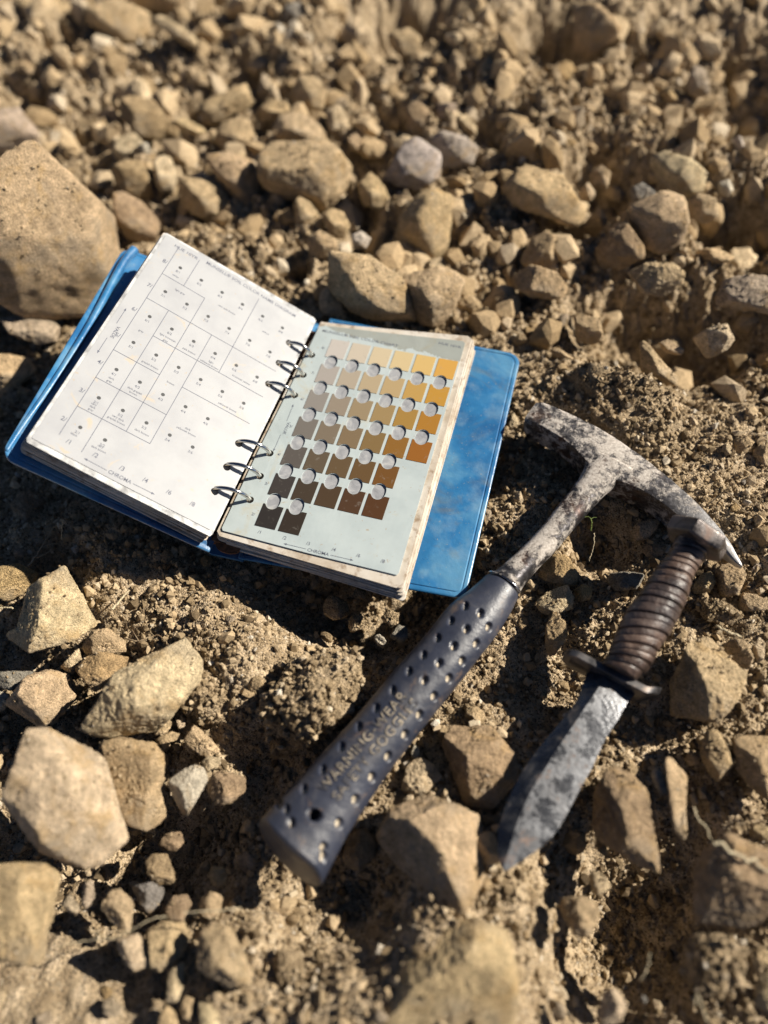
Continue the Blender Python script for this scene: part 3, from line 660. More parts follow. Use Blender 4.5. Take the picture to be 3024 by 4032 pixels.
# ------------------------------------------------------------------ gravel and crumbs (stuff, geometry nodes on scattered points)
def scatter(name, P, Sc, mat, seed, sub=1, noise_amt=.55, hull=False):
    me = bpy.data.meshes.new(name); me.vertices.add(len(P)); me.vertices.foreach_set('co', (P).ravel())
    a = me.attributes.new('sc', 'FLOAT', 'POINT'); a.data.foreach_set('value', Sc.astype(np.float32)); me.update()
    o = bpy.data.objects.new(name, me); COL.objects.link(o); me.materials.append(mat); tag(o, kind='stuff')
    g = bpy.data.node_groups.new(name, 'GeometryNodeTree')
    g.interface.new_socket('Geometry', in_out='INPUT', socket_type='NodeSocketGeometry'); g.interface.new_socket('Geometry', in_out='OUTPUT', socket_type='NodeSocketGeometry')
    N = g.nodes.new; L = g.links.new
    gi = N('NodeGroupInput'); go_ = N('NodeGroupOutput'); join = N('GeometryNodeJoinGeometry')
    inst = N('GeometryNodeInstanceOnPoints'); g2i = N('GeometryNodeGeometryToInstance')
    for k in range(7):
        ic = N('GeometryNodeMeshIcoSphere'); ic.inputs['Radius'].default_value = 1; ic.inputs['Subdivisions'].default_value = sub
        sp = N('GeometryNodeSetPosition'); nz = N('ShaderNodeTexNoise'); nz.noise_dimensions = '4D'; nz.inputs['W'].default_value = k*7.7+seed; nz.inputs['Scale'].default_value = .9; nz.inputs['Detail'].default_value = 1
        pos = N('GeometryNodeInputPosition'); L(pos.outputs[0], nz.inputs['Vector'])
        sub_ = N('ShaderNodeVectorMath'); sub_.operation = 'SUBTRACT'; L(nz.outputs['Color'], sub_.inputs[0]); sub_.inputs[1].default_value = (.5,.5,.5)
        mul = N('ShaderNodeVectorMath'); mul.operation = 'SCALE'; mul.inputs['Scale'].default_value = noise_amt*4; L(sub_.outputs[0], mul.inputs[0])
        L(ic.outputs[0], sp.inputs['Geometry'])
        if hull:
            rn = N('FunctionNodeRandomValue'); rn.data_type = 'FLOAT_VECTOR'; am_ = .42 if sub < 3 else .27; rn.inputs['Min'].default_value = (-am_,)*3; rn.inputs['Max'].default_value = (am_,)*3; rn.inputs['Seed'].default_value = seed*10+k
            L(rn.outputs[0], sp.inputs['Offset']); ch_ = N('GeometryNodeConvexHull'); L(sp.outputs[0], ch_.inputs[0]); shp = ch_.outputs[0]
        else:
            L(mul.outputs[0], sp.inputs['Offset']); shp = sp.outputs[0]
        tr = N('GeometryNodeTransform'); L(shp, tr.inputs['Geometry']); tr.inputs['Scale'].default_value = (1, .65+.08*(k%4), .55+.1*(k%3))
        sm = N('GeometryNodeSetMaterial'); sm.inputs['Material'].default_value = mat; L(tr.outputs[0], sm.inputs['Geometry'])
        gt = N('GeometryNodeGeometryToInstance'); L(sm.outputs[0], gt.inputs[0]); L(gt.outputs[0], join.inputs[0])
    L(gi.outputs[0], inst.inputs['Points']); L(join.outputs[0], inst.inputs['Instance']); inst.inputs['Pick Instance'].default_value = True
    rv = N('FunctionNodeRandomValue'); rv.data_type = 'INT'; rv.inputs['Min'].default_value = 0; rv.inputs['Max'].default_value = 6
    L([s_ for s_ in rv.outputs if s_.type=='INT'][0], inst.inputs['Instance Index'])
    rr_ = N('FunctionNodeRandomValue'); rr_.data_type = 'FLOAT_VECTOR'; rr_.inputs['Max'].default_value = (6.28,6.28,6.28); L(rr_.outputs[0], inst.inputs['Rotation'])
    na = N('GeometryNodeInputNamedAttribute'); na.data_type = 'FLOAT'; na.inputs['Name'].default_value = 'sc'; L(na.outputs[0], inst.inputs['Scale'])
    L(inst.outputs[0], go_.inputs[0])
    md = o.modifiers.new('scatter', 'NODES'); md.node_group = g
    return o
def crumbs(n, r0, r1, power, seed, dens=None, sink=.35):
    rg = np.random.default_rng(seed)
    v = np.stack([rg.uniform(-60,1720,n), rg.uniform(-60,2270,n)],1)
    # spread over the ground area itself: sample in plan
    x = rg.uniform(-580,395,n); y = rg.uniform(-510,400,n)
    r = r0+(r1-r0)*rg.uniform(0,1,n)**power
    d = fbm(np.stack([x,y,np.zeros(n)],1)/28.+seed,3)
    keep = d > rg.uniform(-.9,.55,n) if dens is None else dens(x,y,d)
    x, y, r = x[keep], y[keep], r[keep]
    h = gh(x, y)
    P = np.stack([x, -y, h+r*(1-sink)], 1)/1000.
    pr = proj(P); k2 = (pr[:,0]>-40)&(pr[:,0]<1700)&(pr[:,1]>-40)&(pr[:,1]<2250)
    return P[k2], r[k2]/1000.
P1, S1 = crumbs(360000, .4, 2.1, 2.8, 21); EP, ES = [], []
for Vw, Fr, cr, sz, sd_ in dusted:
    rg = np.random.default_rng(sd_); Fa = np.array(Fr); A_, B_, C_ = Vw[Fa[:,0]], Vw[Fa[:,1]], Vw[Fa[:,2]]
    nn = np.cross(B_-A_, C_-A_); ar = np.linalg.norm(nn,axis=1); nn = nn/ar[:,None]; wgt = ar*np.clip(nn[:,2]-.25,0,1)
    area = wgt.sum()*.5e6; n_ = int(area*(.55 if cr else .42)); k_ = rg.choice(len(Fa), n_, p=wgt/wgt.sum())
    u_ = rg.uniform(0,1,(n_,2)); fl = u_.sum(1) > 1; u_[fl] = 1-u_[fl]
    Pp = A_[k_]+(B_-A_)[k_]*u_[:,:1]+(C_-A_)[k_]*u_[:,1:]
    ms = fbm(Pp*1000/(16. if cr else 11.)+sd_,3); kp = ms > ((-.35 if cr else .38)+rg.uniform(-.15,.15,n_)); Pp = Pp[kp]
    r_ = (.3+(2.6 if cr else 1.0)*rg.uniform(0,1,len(Pp))**3.6)/1000.; Pp = Pp+nn[k_][kp]*(r_*.5)[:,None]; EP.append(Pp); ES.append(r_)
P1 = np.concatenate([P1]+EP); S1 = np.concatenate([S1]+ES); print('crumbs', len(P1))
scatter('soil_crumbs', P1, S1, M_crumb, 1, 1)
P2, S2 = crumbs(60000, 1.1, 4.2, 3.0, 22); scatter('gravel', P2, S2, M_crumb, 5, 1, hull=True)
P3, S3 = crumbs(11000, 3.0, 16., 3.0, 23, lambda x,y,d: (d > np.random.default_rng(1).uniform(-.5,.5,len(x)))&(np.random.default_rng(2).uniform(0,1,len(x)) < np.clip((-y-45)/110.,.02,.75)), sink=.75)
P4, S4 = crumbs(5000, 1.8, 5.6, 2.4, 24, lambda x,y,d: (y > -60)&(d > np.random.default_rng(4).uniform(-.3,.6,len(x))), sink=.6); P3 = np.concatenate([P3,P4]); S3 = np.concatenate([S3,S4])
pr = proj(P3); kp = np.array([not any(inside(v_, Q_) for Q_ in QP) and not any((x_*1000-a)**2+(-y_*1000-b)**2 < (c_*.8)**2 for a,b,c_ in occ) for v_,(x_,y_,z_) in zip(pr, P3)]); P3, S3 = P3[kp], S3[kp]
scatter('rubble', P3, S3, M_rubble, 9, 2, hull=True)
NM = [('white', -87.08475, -0.65332), ('light gray', -79.30896, 8.71447), ('very pale brown', -47.48586, 2.12731), ('yellow', -17.48182, 2.33231), ('gray', -86.92408, 50.31858), ('light brownish', -71.03311, 44.88142), ('gray', -71.24052, 47.68499), ('pale brown', -55.34201, 45.96366), ('light', -39.7844, 45.0081), ('yellowish brown', -39.87011, 47.36188), ('grayish brown', -71.54425, 69.2075), ('brown', -55.2264, 73.66413), ('brownish yellow', -17.3209, 45.61694), ('yellowish brown', -16.93773, 69.20334), ('dark', -87.07647, 90.64722), ('gray', -87.13537, 93.13243), ('dark grayish', -71.53218, 90.51846), ('brown', -71.4884, 92.7709), ('very', -87.60982, 111.81815), ('dark', -87.4385, 113.90136), ('gray', -87.51964, 115.98111), ('very dark', -71.61694, 112.63539), ('grayish brown', -71.67249, 114.85715), ('dark brown', -55.45107, 113.83074), ('dark', -32.43885, 96.77032), ('yellowish brown', -32.4777, 99.04321), ('black', -88.04466, 135.40228), ('very', -71.85188, 134.54063), ('dark brown', -71.84759, 136.78328)]
# ------------------------------------------------------------------ more materials
t = NT('blue_vinyl')
n1 = t.noise(16, 4, .6, .6); n2 = t.noise(60,5,.6); 
c = t.ramp(n1, [(.34,(.018,.10,.26)),(.5,(.03,.17,.38)),(.66,(.12,.30,.47))])
c = t.mix(t.ramp(n2,[(.5,0.),(.72,.35)]), c, (.25,.38,.46))
c = t.mix(t.ramp(t.noise(26,4,.65,1.),[(.56,0.),(.68,.42)]), c, (.16,.15,.10))
c = t.mix(t.ramp(t.noise(600,3,.6),[(.66,0.),(.72,.6)]), c, (.35,.33,.27))
t.set(col=c, rough=t.ramp(n2,[(.3,.24),(.7,.46)]), spec=.6, coat=.25); t.bump(t.math('ADD', t.noise(90,3,.5), t.math('MULTIPLY',t.noise(900,2),.1)), .0012, .5); M_blue = t.m
t = NT('white_card')
c = t.ramp(t.noise(45,4,.6), [(.35,(.355,.36,.375)),(.6,(.40,.405,.415))])
c = t.mix(t.ramp(t.noise(70,5,.6,.8),[(.63,0.),(.72,.55)]), c, (.52,.40,.24))
c = t.mix(t.ramp(t.noise(420,3,.6),[(.68,0.),(.73,.6)]), c, (.42,.32,.2))
t.set(col=c, rough=.42, spec=.4); M_white = t.m
t = NT('pale_green_card')
c = t.ramp(t.noise(40,4,.6), [(.35,(.43,.49,.495)),(.6,(.49,.55,.55))])
c = t.mix(t.ramp(t.noise(38,5,.62,.8),[(.60,0.),(.70,.5)]), c, (.50,.44,.30))
c = t.mix(t.ramp(t.noise(350,3,.6),[(.66,0.),(.71,.6)]), c, (.38,.26,.14))
# water stain with a hard edge along the top of the card
sx = t.n('ShaderNodeSeparateXYZ'); t.l(t.co, sx.inputs[0])
sy = t.math('ADD', t.math('ADD', sx.outputs[1], t.math('MULTIPLY', t.noise(95,4,.7), .019)), t.math('MULTIPLY', sx.outputs[0], .085))
c = t.mix(t.ramp(t.math('MULTIPLY', t.math('SUBTRACT', sy, .0960), 600.), [(.0,0.),(.5,.62),(1.,.5)]), c, (.20,.18,.12))
t.set(col=c, rough=.4, spec=.45); t.bump(t.noise(30,3,.5,1.), .0012, .4); M_green = t.m
t = NT('aged_plastic')
c = t.ramp(t.noise(35,4,.6,.5), [(.35,(.46,.38,.29)),(.5,(.60,.53,.44)),(.68,(.68,.63,.56))])
c = t.mix(t.ramp(t.noise(160,4,.65),[(.52,0.),(.68,.7)]), c, (.26,.17,.10))
t.set(col=c, rough=.32, spec=.5); t.bump(t.noise(120,3,.5), .0008, .6); M_plas = t.m
t = NT('clear_sleeve_edge')
t.set(col=t.ramp(t.noise(120,4,.6),[(.35,(.30,.30,.30)),(.55,(.58,.58,.57)),(.7,(.75,.74,.72))]), rough=.22, spec=.7); t.bump(t.noise(200,3), .0006, .6); M_sleeve = t.m
M_ink = simple('ink', (.10,.11,.15), .6)
M_dot = simple('dot_ink', (.04,.042,.045), .6)
M_grey = NT('grey_film'); M_grey.set(col=M_grey.ramp(M_grey.noise(140,4,.6,1.),[(.3,(.25,.255,.27)),(.55,(.38,.385,.40)),(.75,(.52,.51,.49))]), rough=.3); M_grey = M_grey.m
t = NT('ring_steel'); t.set(col=(.62,.60,.56), metal=1., rough=.16); M_ring = t.m
t = NT('rusty_plate'); t.set(col=t.ramp(t.noise(150,5,.7),[(.35,(.05,.025,.015)),(.55,(.19,.09,.045)),(.7,(.30,.2,.13))]), metal=.3, rough=.75); t.bump(t.noise(300,4), .001, .6); M_rust = t.m
# hammer steel with dried pale mud
t = NT('muddy_steel')
n1 = t.noise(120,8,.78,.25); n2 = t.noise(420,4,.65); n3 = t.noise(28,3,.55)
wr = t.n('ShaderNodeAttribute'); wr.attribute_name = 'wear'
mask = t.ramp(t.math('SUBTRACT', t.math('ADD', t.math('MULTIPLY', n1, .62), t.math('MULTIPLY', n3, .38)), t.math('MULTIPLY', wr.outputs['Fac'], .13)), [(.478,0.),(.54,.88)])
steel = t.ramp(n2, [(.35,(.035,.032,.034)),(.6,(.10,.095,.10)),(.75,(.2,.185,.19))])
steel = t.mix(t.ramp(t.noise(50,4,.6),[(.55,0.),(.68,.6)]), steel, (.12,.06,.035))
steel = t.mix(wr.outputs['Fac'], steel, (.55,.54,.53))
mud = t.ramp(t.noise(700,3,.6),[(.3,(.36,.31,.265)),(.7,(.72,.66,.59))])
t.set(col=t.mix(mask, steel, mud), metal=t.math('MULTIPLY', t.math('SUBTRACT', 1., mask), .75), rough=t.ramp(mask,[(0.,.42),(1.,.9)]))
t.bump(t.math('ADD', mask, t.math('MULTIPLY', n2, .5)), .0005, .7); M_steel = t.m
t = NT('grip_vinyl')
n1 = t.noise(55,6,.65,.6); n2 = t.noise(800,3,.6)
c = t.ramp(t.noise(20,4,.6),[(.35,(.022,.026,.042)),(.65,(.040,.045,.068))])
c = t.mix(t.ramp(n1,[(.50,0.),(.66,.28)]), c, (.17,.155,.15))
c = t.mix(t.ramp(t.noise(60,6,.7,.4),[(.58,0.),(.70,.5)]), c, (.30,.19,.11))
at_ = t.n('ShaderNodeAttribute'); at_.attribute_name = 'dirt'
dm = t.ramp(at_.outputs['Fac'],[(.35,0.),(.75,1.)])
c = t.mix(dm, c, t.ramp(n2,[(.3,(.34,.27,.18)),(.7,(.62,.53,.39))]))
t.set(col=c, rough=t.ramp(n1,[(.3,.36),(.7,.55)]), spec=.75); t.bump(n2, .0003, .5); M_grip = t.m
t = NT('pale_lettering'); t.set(col=t.ramp(t.noise(110,5,.7,.6),[(.42,(.05,.05,.06)),(.52,(.26,.22,.17)),(.68,(.45,.38,.28))]), rough=.85); M_let = t.m
t = NT('leather')
n1 = t.noise(55,5,.65,.4); n2 = t.noise(500,4,.6)
c = t.ramp(n1,[(.34,(.025,.017,.014)),(.5,(.075,.048,.037)),(.64,(.17,.112,.085)),(.75,(.28,.21,.165))])
c = t.mix(t.ramp(t.noise(24,3,.6),[(.55,0.),(.7,.5)]), c, (.055,.05,.055))
c = t.mix(t.ramp(t.noise(170,5,.65),[(.62,0.),(.7,.6)]), c, (.34,.27,.22))
at_ = t.n('ShaderNodeAttribute'); at_.attribute_name = 'dirt'
t.set(col=c, rough=t.ramp(n1,[(.3,.26),(.7,.5)]), spec=.6); t.bump(t.math('ADD', n2, t.math('MULTIPLY', n1, 1.5)), .0007, .6); M_leather = t.m
t = NT('dark_steel')
n1 = t.noise(60,6,.68,.8)
t.set(col=t.ramp(n1,[(.35,(.05,.045,.045)),(.52,(.13,.115,.11)),(.66,(.22,.15,.12)),(.76,(.4,.34,.3))]), metal=t.ramp(n1,[(.4,.85),(.62,.2)]), rough=t.ramp(n1,[(.4,.3),(.65,.65)])); t.bump(t.noise(500,4), .0004, .6); M_dark = t.m
t = NT('stained_blade')
mp = t.n('ShaderNodeMapping'); t.l(t.co, mp.inputs[0])
n1 = t.noise(62,7,.72,.3); n2 = t.noise(400,4,.6); n3 = t.noise(46,7,.7,.2)
c = t.ramp(n2,[(.3,(.085,.088,.096)),(.7,(.145,.147,.155))])
c = t.mix(t.ramp(n3,[(.44,0.),(.74,.5)]), c, (.055,.05,.048))
c = t.mix(t.ramp(n1,[(.57,0.),(.68,.75)]), c, t.ramp(n2,[(.3,(.17,.09,.06)),(.7,(.42,.28,.20))]))
t.set(col=c, metal=t.ramp(n1,[(.55,.95),(.66,.3)]), rough=t.ramp(n1,[(.45,.24),(.6,.7)])); t.bump(t.math('ADD',n2,n1), .0003, .5); M_blade = t.m
t = NT('guard_steel'); n1 = t.noise(90,5,.65)
t.set(col=t.ramp(n1,[(.35,(.07,.068,.07)),(.6,(.16,.15,.148)),(.72,(.3,.24,.2))]), metal=.75, rough=t.ramp(n1,[(.4,.3),(.7,.55)])); M_guard = t.m
M_edge = simple('bright_edge', (.7,.7,.72), .25, 1.)
t = NT('dry_stalk'); t.set(col=t.ramp(t.noise(200,3),[(.3,(.20,.13,.07)),(.7,(.42,.32,.2))]), rough=.8); M_twig = t.m
M_straw = simple('straw', (.55,.46,.30), .7)
M_sprout = simple('sprout_green', (.16,.22,.05), .6)

# ------------------------------------------------------------------ the soil colour book
book = empty('color_chart_book', Rf(0, 60, -20)); tag(book, 'open ring bound soil colour chart book with a blue vinyl cover', 'book')
def bil(q4):                           # corners TL TR BR BL (world) -> function of u, v in 0..1
    q4 = [np.array(p) for p in q4]
    n_ = np.cross(q4[3]-q4[0], q4[1]-q4[0]); n_ /= np.linalg.norm(n_)
    if n_[2] < 0: n_ = -n_
    def f(u, v, h=0.): return (q4[0]*(1-u)*(1-v)+q4[1]*u*(1-v)+q4[2]*u*v+q4[3]*(1-u)*v)+n_*h/1000.
    f.size = (np.linalg.norm(q4[1]-q4[0])*1000, np.linalg.norm(q4[3]-q4[0])*1000); return f
def rrect(wd, ht, ins, rad, k=6):      # rounded rectangle outline in unit coords, inset in mm; rad: 4 radii TL TR BR BL
    out = []
    cs = [(0,0,180),(1,0,270),(1,1,0),(0,1,90)]
    for (cx,cy,a0), r in zip(cs, rad):
        r = max(r-ins, .2); px = ins+r if cx==0 else wd-ins-r; py = ins+r if cy==0 else ht-ins-r
        for j in range(k+1):
            a = math.radians(a0+90*j/k); out.append(((px+r*math.cos(a))/wd, (py+r*math.sin(a))/ht))
    return out
def slab(name, q4, thick, rad, mat, parent, rings=None, wave=None, bulge=0.):
    f = bil(q4); wd, ht = f.size
    rings = rings or [(0.35,-thick),(0,-thick+.35),(0,-.35),(.35,0)]
    secs = []
    for ins, h in rings:
        pts = rrect(wd, ht, ins, rad)
        secs.append(np.array([f(u,v,h+(wave(u,v) if wave else 0)) for u,v in pts]))
    # top is a grid-like fan of shrinking rings so that the panel can bend
    ins0, h0 = rings[-1]; m = min(wd,ht)/2
    for k in range(1,7):
        e = ins0+(m-ins0)*(k/6.5)
        pts = rrect(wd, ht, e, [max(r, .3) for r in rad]); secs.append(np.array([f(u,v,h0+(wave(u,v) if wave else 0)+bulge*(k/6.)) for u,v in pts]))
    Vv, F = loft(secs); o = mesh(name, Vv, F, mat, parent); fixn(o); autosmooth(o, 40); return o
cov_rings = [(.8,-2.6),(0,-1.9),(0,-.6),(.5,-.1),(1.2,0),(2.8,0),(3.2,-.45),(3.7,-.45),(4.3,.15)]
# right hand cover board
slab('cover_board', [Rf(-6,-53,-17), Rf(148,-51,-17), Rf(154,152,-17), Rf(0,162,-18)], 2.6, [1,10,8,1], M_blue, book, cov_rings, wave=lambda u,v: 1.2*math.sin(3*v)*u-1.5*u*u)
# left hand cover board, its far corner drooping behind the boulder
Ld = lambda x,y,h: Lf(x,y,h)
def on_l(v, h):                        # point at depth h under the tilted page seen at v
    o_ = W(CAM); d = FL@ray(v); n_ = (Lf(0,0,1)-Lf(0,0,0)); n_ /= np.linalg.norm(n_); p0 = Lf(0,0,h); l = ((p0-o_)@n_)/(d@n_); return o_+l*d
cl = slab('cover_board', [on_l((268,533),-44), on_l((700,700),-26), on_l((452,1192),-16), on_l((-2,985),-17)], 3.2, [8,1,1,10], M_blue, book, cov_rings)
# rolled outer edge of that board
pts = [on_l((290,540),-40), on_l((262,575),-37), on_l((195,700),-31), on_l((120,820),-25), on_l((50,920),-21), on_l((14,975),-18)]
def spline(P, n):
    P = np.array(P); t_ = np.linspace(0,len(P)-1,n); out = []
    for a in t_:
        i = min(int(a), len(P)-2); f = a-i; p0 = P[max(i-1,0)]; p1 = P[i]; p2 = P[i+1]; p3 = P[min(i+2,len(P)-1)]
        out.append(.5*((2*p1)+(-p0+p2)*f+(2*p0-5*p1+4*p2-p3)*f*f+(-p0+3*p1-3*p2+p3)*f**3))
    return np.array(out)
V_, F_ = tube(spline(pts, 40), np.interp(np.linspace(0,1,40),[0,.3,.8,1],[.0036,.0027,.0019,.0011]), 14); mesh('rolled_edge', V_, F_, M_blue, book)
slab('spine_panel', [Rf(-22,-40,-24), Rf(-4,-50,-19), Rf(3,162.5,-20), Rf(-21,163.5,-19)], 2.4, [1,1,1,1], M_blue, book)
# page stacks
rs2 = random.Random(9)
for k in range(9):
    d = 1.6+k*1.45; j = lambda a=.9: rs2.uniform(-a,a); out = .25*k
    ph = rs2.uniform(0,6); am = rs2.uniform(.1,.45)
    slab('page', [Rf(-4+j(),-34+j(),-d), Rf(112.5+j()+out,-44+j(),-d), Rf(116+j()+out,163+j()+.2*k,-d), Rf(-13.5+j(),157+j()+.25*k,-d)], .75, [2,2.5,2.5,3], M_plas, book, wave=lambda u,v,p=ph,a=am: a*math.sin(9*u+p)*math.sin(7*v+p))
for k in range(8):
    d = 1.6+k*1.5; j = lambda a=.9: rs2.uniform(-a,a); g = 3.0
    ph = rs2.uniform(0,6); am = rs2.uniform(.1,.5)
    slab('page', [Lf(-109+j(),-29+j(),-d-1), Lf(8+j(),-31+j(),-d), Lf(9+j(),154+j()+.3*k,-d-.5), Lf(-109.5+j()-.3*k,152.5+j()+.3*k,-d-g)], .75, [2,2,2,2.5], M_plas, book, wave=lambda u,v,p=ph,a=am: a*math.sin(8*u+p)*math.sin(6*v+p))
# page with real holes
def curve_mesh(loops, thick, fmap):
    cu = bpy.data.curves.new('tmp', 'CURVE'); cu.dimensions = '2D'; cu.fill_mode = 'BOTH'; cu.extrude = thick/2
    for lp in loops:
        sp = cu.splines.new('POLY'); sp.points.add(len(lp)-1); sp.use_cyclic_u = True
        for i,(x,y) in enumerate(lp): sp.points[i].co = (x,-y,0,1)
    ob = bpy.data.objects.new('tmp', cu); me = bpy.data.meshes.new_from_object(ob)
    bpy.data.objects.remove(ob); V_ = np.array([v_.co[:] for v_ in me.vertices]); F_ = [list(p.vertices) for p in me.polygons]; bpy.data.meshes.remove(me); bpy.data.curves.remove(cu)
    return np.array([fmap(x, -y, z-thick/2) for x,y,z in V_]), F_
def circ(cx, cy, rx, ry=None, n=24, sk=0.):
    ry = ry or rx; return [(cx+rx*math.cos(2*math.pi*i/n)+sk*math.sin(2*math.pi*i/n), cy+ry*math.sin(2*math.pi*i/n)) for i in range(n)]
def rr_mm(x0,y0,x1,y1,r,k=5):
    out = []
    for (cx,cy,a0) in [(x0+r,y0+r,180),(x1-r,y0+r,270),(x1-r,y1-r,0),(x0+r,y1-r,90)]:
        out += [(cx+r*math.cos(math.radians(a0+90*j/k)), cy+r*math.sin(math.radians(a0+90*j/k))) for j in range(k+1)]
    return out
RY = [0,19,38,89,108,127]
CHX = [10.3+16.55*i for i in range(6)]; ROWB = {8:-1.0,7:23.2,6:47.4,5:71.6,4:95.8,3:120.0,2:144.3}
NCH = {8:6,7:6,6:6,5:6,4:5,3:5,2:2}
holes = []
for r_, nh in ((8,6),(7,6),(6,6),(5,5),(4,5),(3,2)):
    for i in range(nh):
        holes.append((CHX[i]+5.9, ROWB[r_]+4.2))
# holes also cut into the top of the second row of the last chips
HRX, HRY = 4.9, 6.0
def sup(cx, cy, n=28):
    out = []
    for i in range(n):
        a = 2*math.pi*i/n; c_, s_ = math.cos(a), math.sin(a)
        out.append((cx+HRX*math.copysign(abs(c_)**.9, c_), cy+HRY*math.copysign(abs(s_)**.9, s_)))
    return out
# right page: clear sleeve sheet, then card
ringh = [circ(0.3, y, 2.6, n=18) for y in RY]
Vp, Fp = curve_mesh([[(-4,-33.5),(20,-35),(60,-39),(108,-44),(111.5,-42),(112.5,0),(114,100),(115,160),(112.5,163),(50,160),(-10,157),(-13,154),(-11,90),(-8,30),(-5,-20)]]+ringh, .5, lambda x,y,z: Rf(x,y,z))
pg = mesh('page', Vp, Fp, M_plas, book, False); pg['label'] = 'aged clear sleeve around the colour chip page'
Vp, Fp = curve_mesh([[(-3.5,-27.5),(0,-29.5),(50,-33),(106,-37.5),(108,-36),(109.5,60),(111.5,153),(110.5,155),(50,154.6),(-9,153.2),(-10.3,151.5),(-8.5,90),(-5,20)]]+ringh+[sup(*h_) for h_ in holes], .9, lambda x,y,z: Rf(x,y,z+1.1))
card = mesh('chip_card', Vp, Fp, M_green, book, False)
# grey film seen through the viewing holes
Vp, Fp = curve_mesh([[(2.8,-26),(106,-34),(109,150),(2.8,150)]], .08, lambda x,y,z: Rf(x,y,z+.12)); mesh('grey_backing', Vp, Fp, M_grey, card, False)
MUN = {(8,1):(209,200,190),(8,2):(214,200,178),(8,3):(221,201,163),(8,4):(225,200,147),(8,6):(228,190,112),(8,8):(226,170,66),
(7,1):(181,172,163),(7,2):(187,172,150),(7,3):(193,172,136),(7,4):(196,168,118),(7,6):(202,160,78),(7,8):(204,150,40),
(6,1):(152,145,137),(6,2):(158,143,124),(6,3):(163,142,108),(6,4):(168,140,90),(6,6):(176,135,55),(6,8):(182,125,22),
(5,1):(126,119,111),(5,2):(133,118,98),(5,3):(137,115,84),(5,4):(140,112,65),(5,6):(150,103,28),(5,8):(160,98,8),
(4,1):(98,91,85),(4,2):(103,88,68),(4,3):(107,85,55),(4,4):(110,82,44),(4,6):(122,80,24),
(3,1):(66,60,56),(3,2):(72,59,44),(3,3):(82,62,40),(3,4):(84,56,32),(3,6):(90,55,22),(2,1):(50,45,42),(2,2):(56,46,36)}
CH = [1,2,3,4,6,8]
lin = lambda c8: tuple(((x/255+.055)/1.055)**2.4 if x/255 > .04045 else x/255/12.92 for x in c8)
def chipmat(rgb):
    t = NT('chip_paint'); n_ = t.noise(220,5,.7,.3)
    c = t.mix(t.ramp(n_,[(.60,.02),(.72,.35)]), tuple(.82*(q_*.9+.1*sum(lin(rgb))/3) for q_ in lin(rgb)), (.33,.30,.26)); t.set(col=c, rough=.33, spec=.55); return t.m
for (r_, ch), rgb in MUN.items():
    i = CH.index(ch); x0 = CHX[i]; yb = ROWB[r_]; x1 = x0+14.3; y0 = yb-17
    out = []
    def edge(xa,ya,xb,yb_,top):
        n = 28
        for k in range(n):
            x = xa+(xb-xa)*k/n; y = ya+(yb_-ya)*k/n
            for (cx,cy) in holes:
                if abs(x-cx) < HRX+.35:
                    e = (HRY+.35)*math.sqrt(max(0,1-((x-cx)/(HRX+.35))**2))
                    if cy-e < y < cy+e: y = cy+e if top else cy-e
            out.append((x,y))
    edge(x0,y0,x1,y0,True); out.append((x1,y0+.01)); edge(x1,yb,x0,yb,False); out.append((x0,yb-.01))
    Vp, Fp = curve_mesh([out], .3, lambda x,y,z: Rf(x,y,z+1.38)); mesh('color_chip', Vp, Fp, chipmat(rgb), card, False)
# left page: sleeve and card
lh = [circ(0, y*1.0, 2.5, n=18) for y in RY]
Vp, Fp = curve_mesh([[(-108,-26),(-106.5,-28),(8,-30.5),(10,-29),(10.5,153),(9.5,155),(-50,154.5),(-107.5,153),(-108.8,151)]]+lh, .5, lambda x,y,z: Lf(x,y,z))
lp = mesh('page', Vp, Fp, M_sleeve, book, False); lp['label'] = 'clear sleeve around the white diagram page'
Vp, Fp = curve_mesh([[(-106,-25.5),(-105,-26.7),(5,-27),(8,-25),(8.6,60),(9.0,150),(8.3,151.3),(-50,150.5),(-106.3,149.6),(-106.8,148.5)]]+lh, .3, lambda x,y,z: Lf(x,y,z+.4))
dcard = mesh('diagram_card', Vp, Fp, M_white, book, False)
# printing
def text_mesh(mb, s, x, y, size, fmap, rot=0., align='CENTER', width=None):
    cu = bpy.data.curves.new('t', 'FONT'); cu.body = s; cu.size = 1; cu.align_x = align; cu.resolution_u = 3; cu.offset = .008
    ob = bpy.data.objects.new('t', cu); me = bpy.data.meshes.new_from_object(ob)
    V_ = np.array([v_.co[:2] for v_ in me.vertices]); F_ = [list(p.vertices) for p in me.polygons]; bpy.data.objects.remove(ob); bpy.data.meshes.remove(me); bpy.data.curves.remove(cu)
    if len(V_) == 0: return
    V_ = V_*size/.7                    # size = cap height, mm
    if width: V_[:,0] *= width/(V_[:,0].max()-V_[:,0].min())
    c_, s_ = math.cos(rot), math.sin(rot)
    P = [fmap(x+a*c_+b*s_, y-(b*c_-a*s_)+0) for a,b in V_]
    mb.add(P, F_)
def line_mesh(mb, x0,y0,x1,y1, wd, fmap):
    d = np.array([x1-x0,y1-y0]); L_ = np.linalg.norm(d); d = d/L_; n_ = np.array([-d[1],d[0]])*wd/2
    p = np.array([x0,y0]); q_ = np.array([x1,y1]); mb.add([fmap(*(p+n_)),fmap(*(q_+n_)),fmap(*(q_-n_)),fmap(*(p-n_))], [[0,1,2,3]])
def arrow(mb, x0,y0,x1,y1,fmap,wd=.35,hd=2.2):
    d = np.array([x1-x0,y1-y0]); d /= np.linalg.norm(d); n_ = np.array([-d[1],d[0]]); e = np.array([x1,y1])
    b = e-d*hd; line_mesh(mb,x0,y0,*b,wd,fmap); mb.add([fmap(*e),fmap(*(b+n_*.75)),fmap(*(b-n_*.75))],[[0,1,2]])
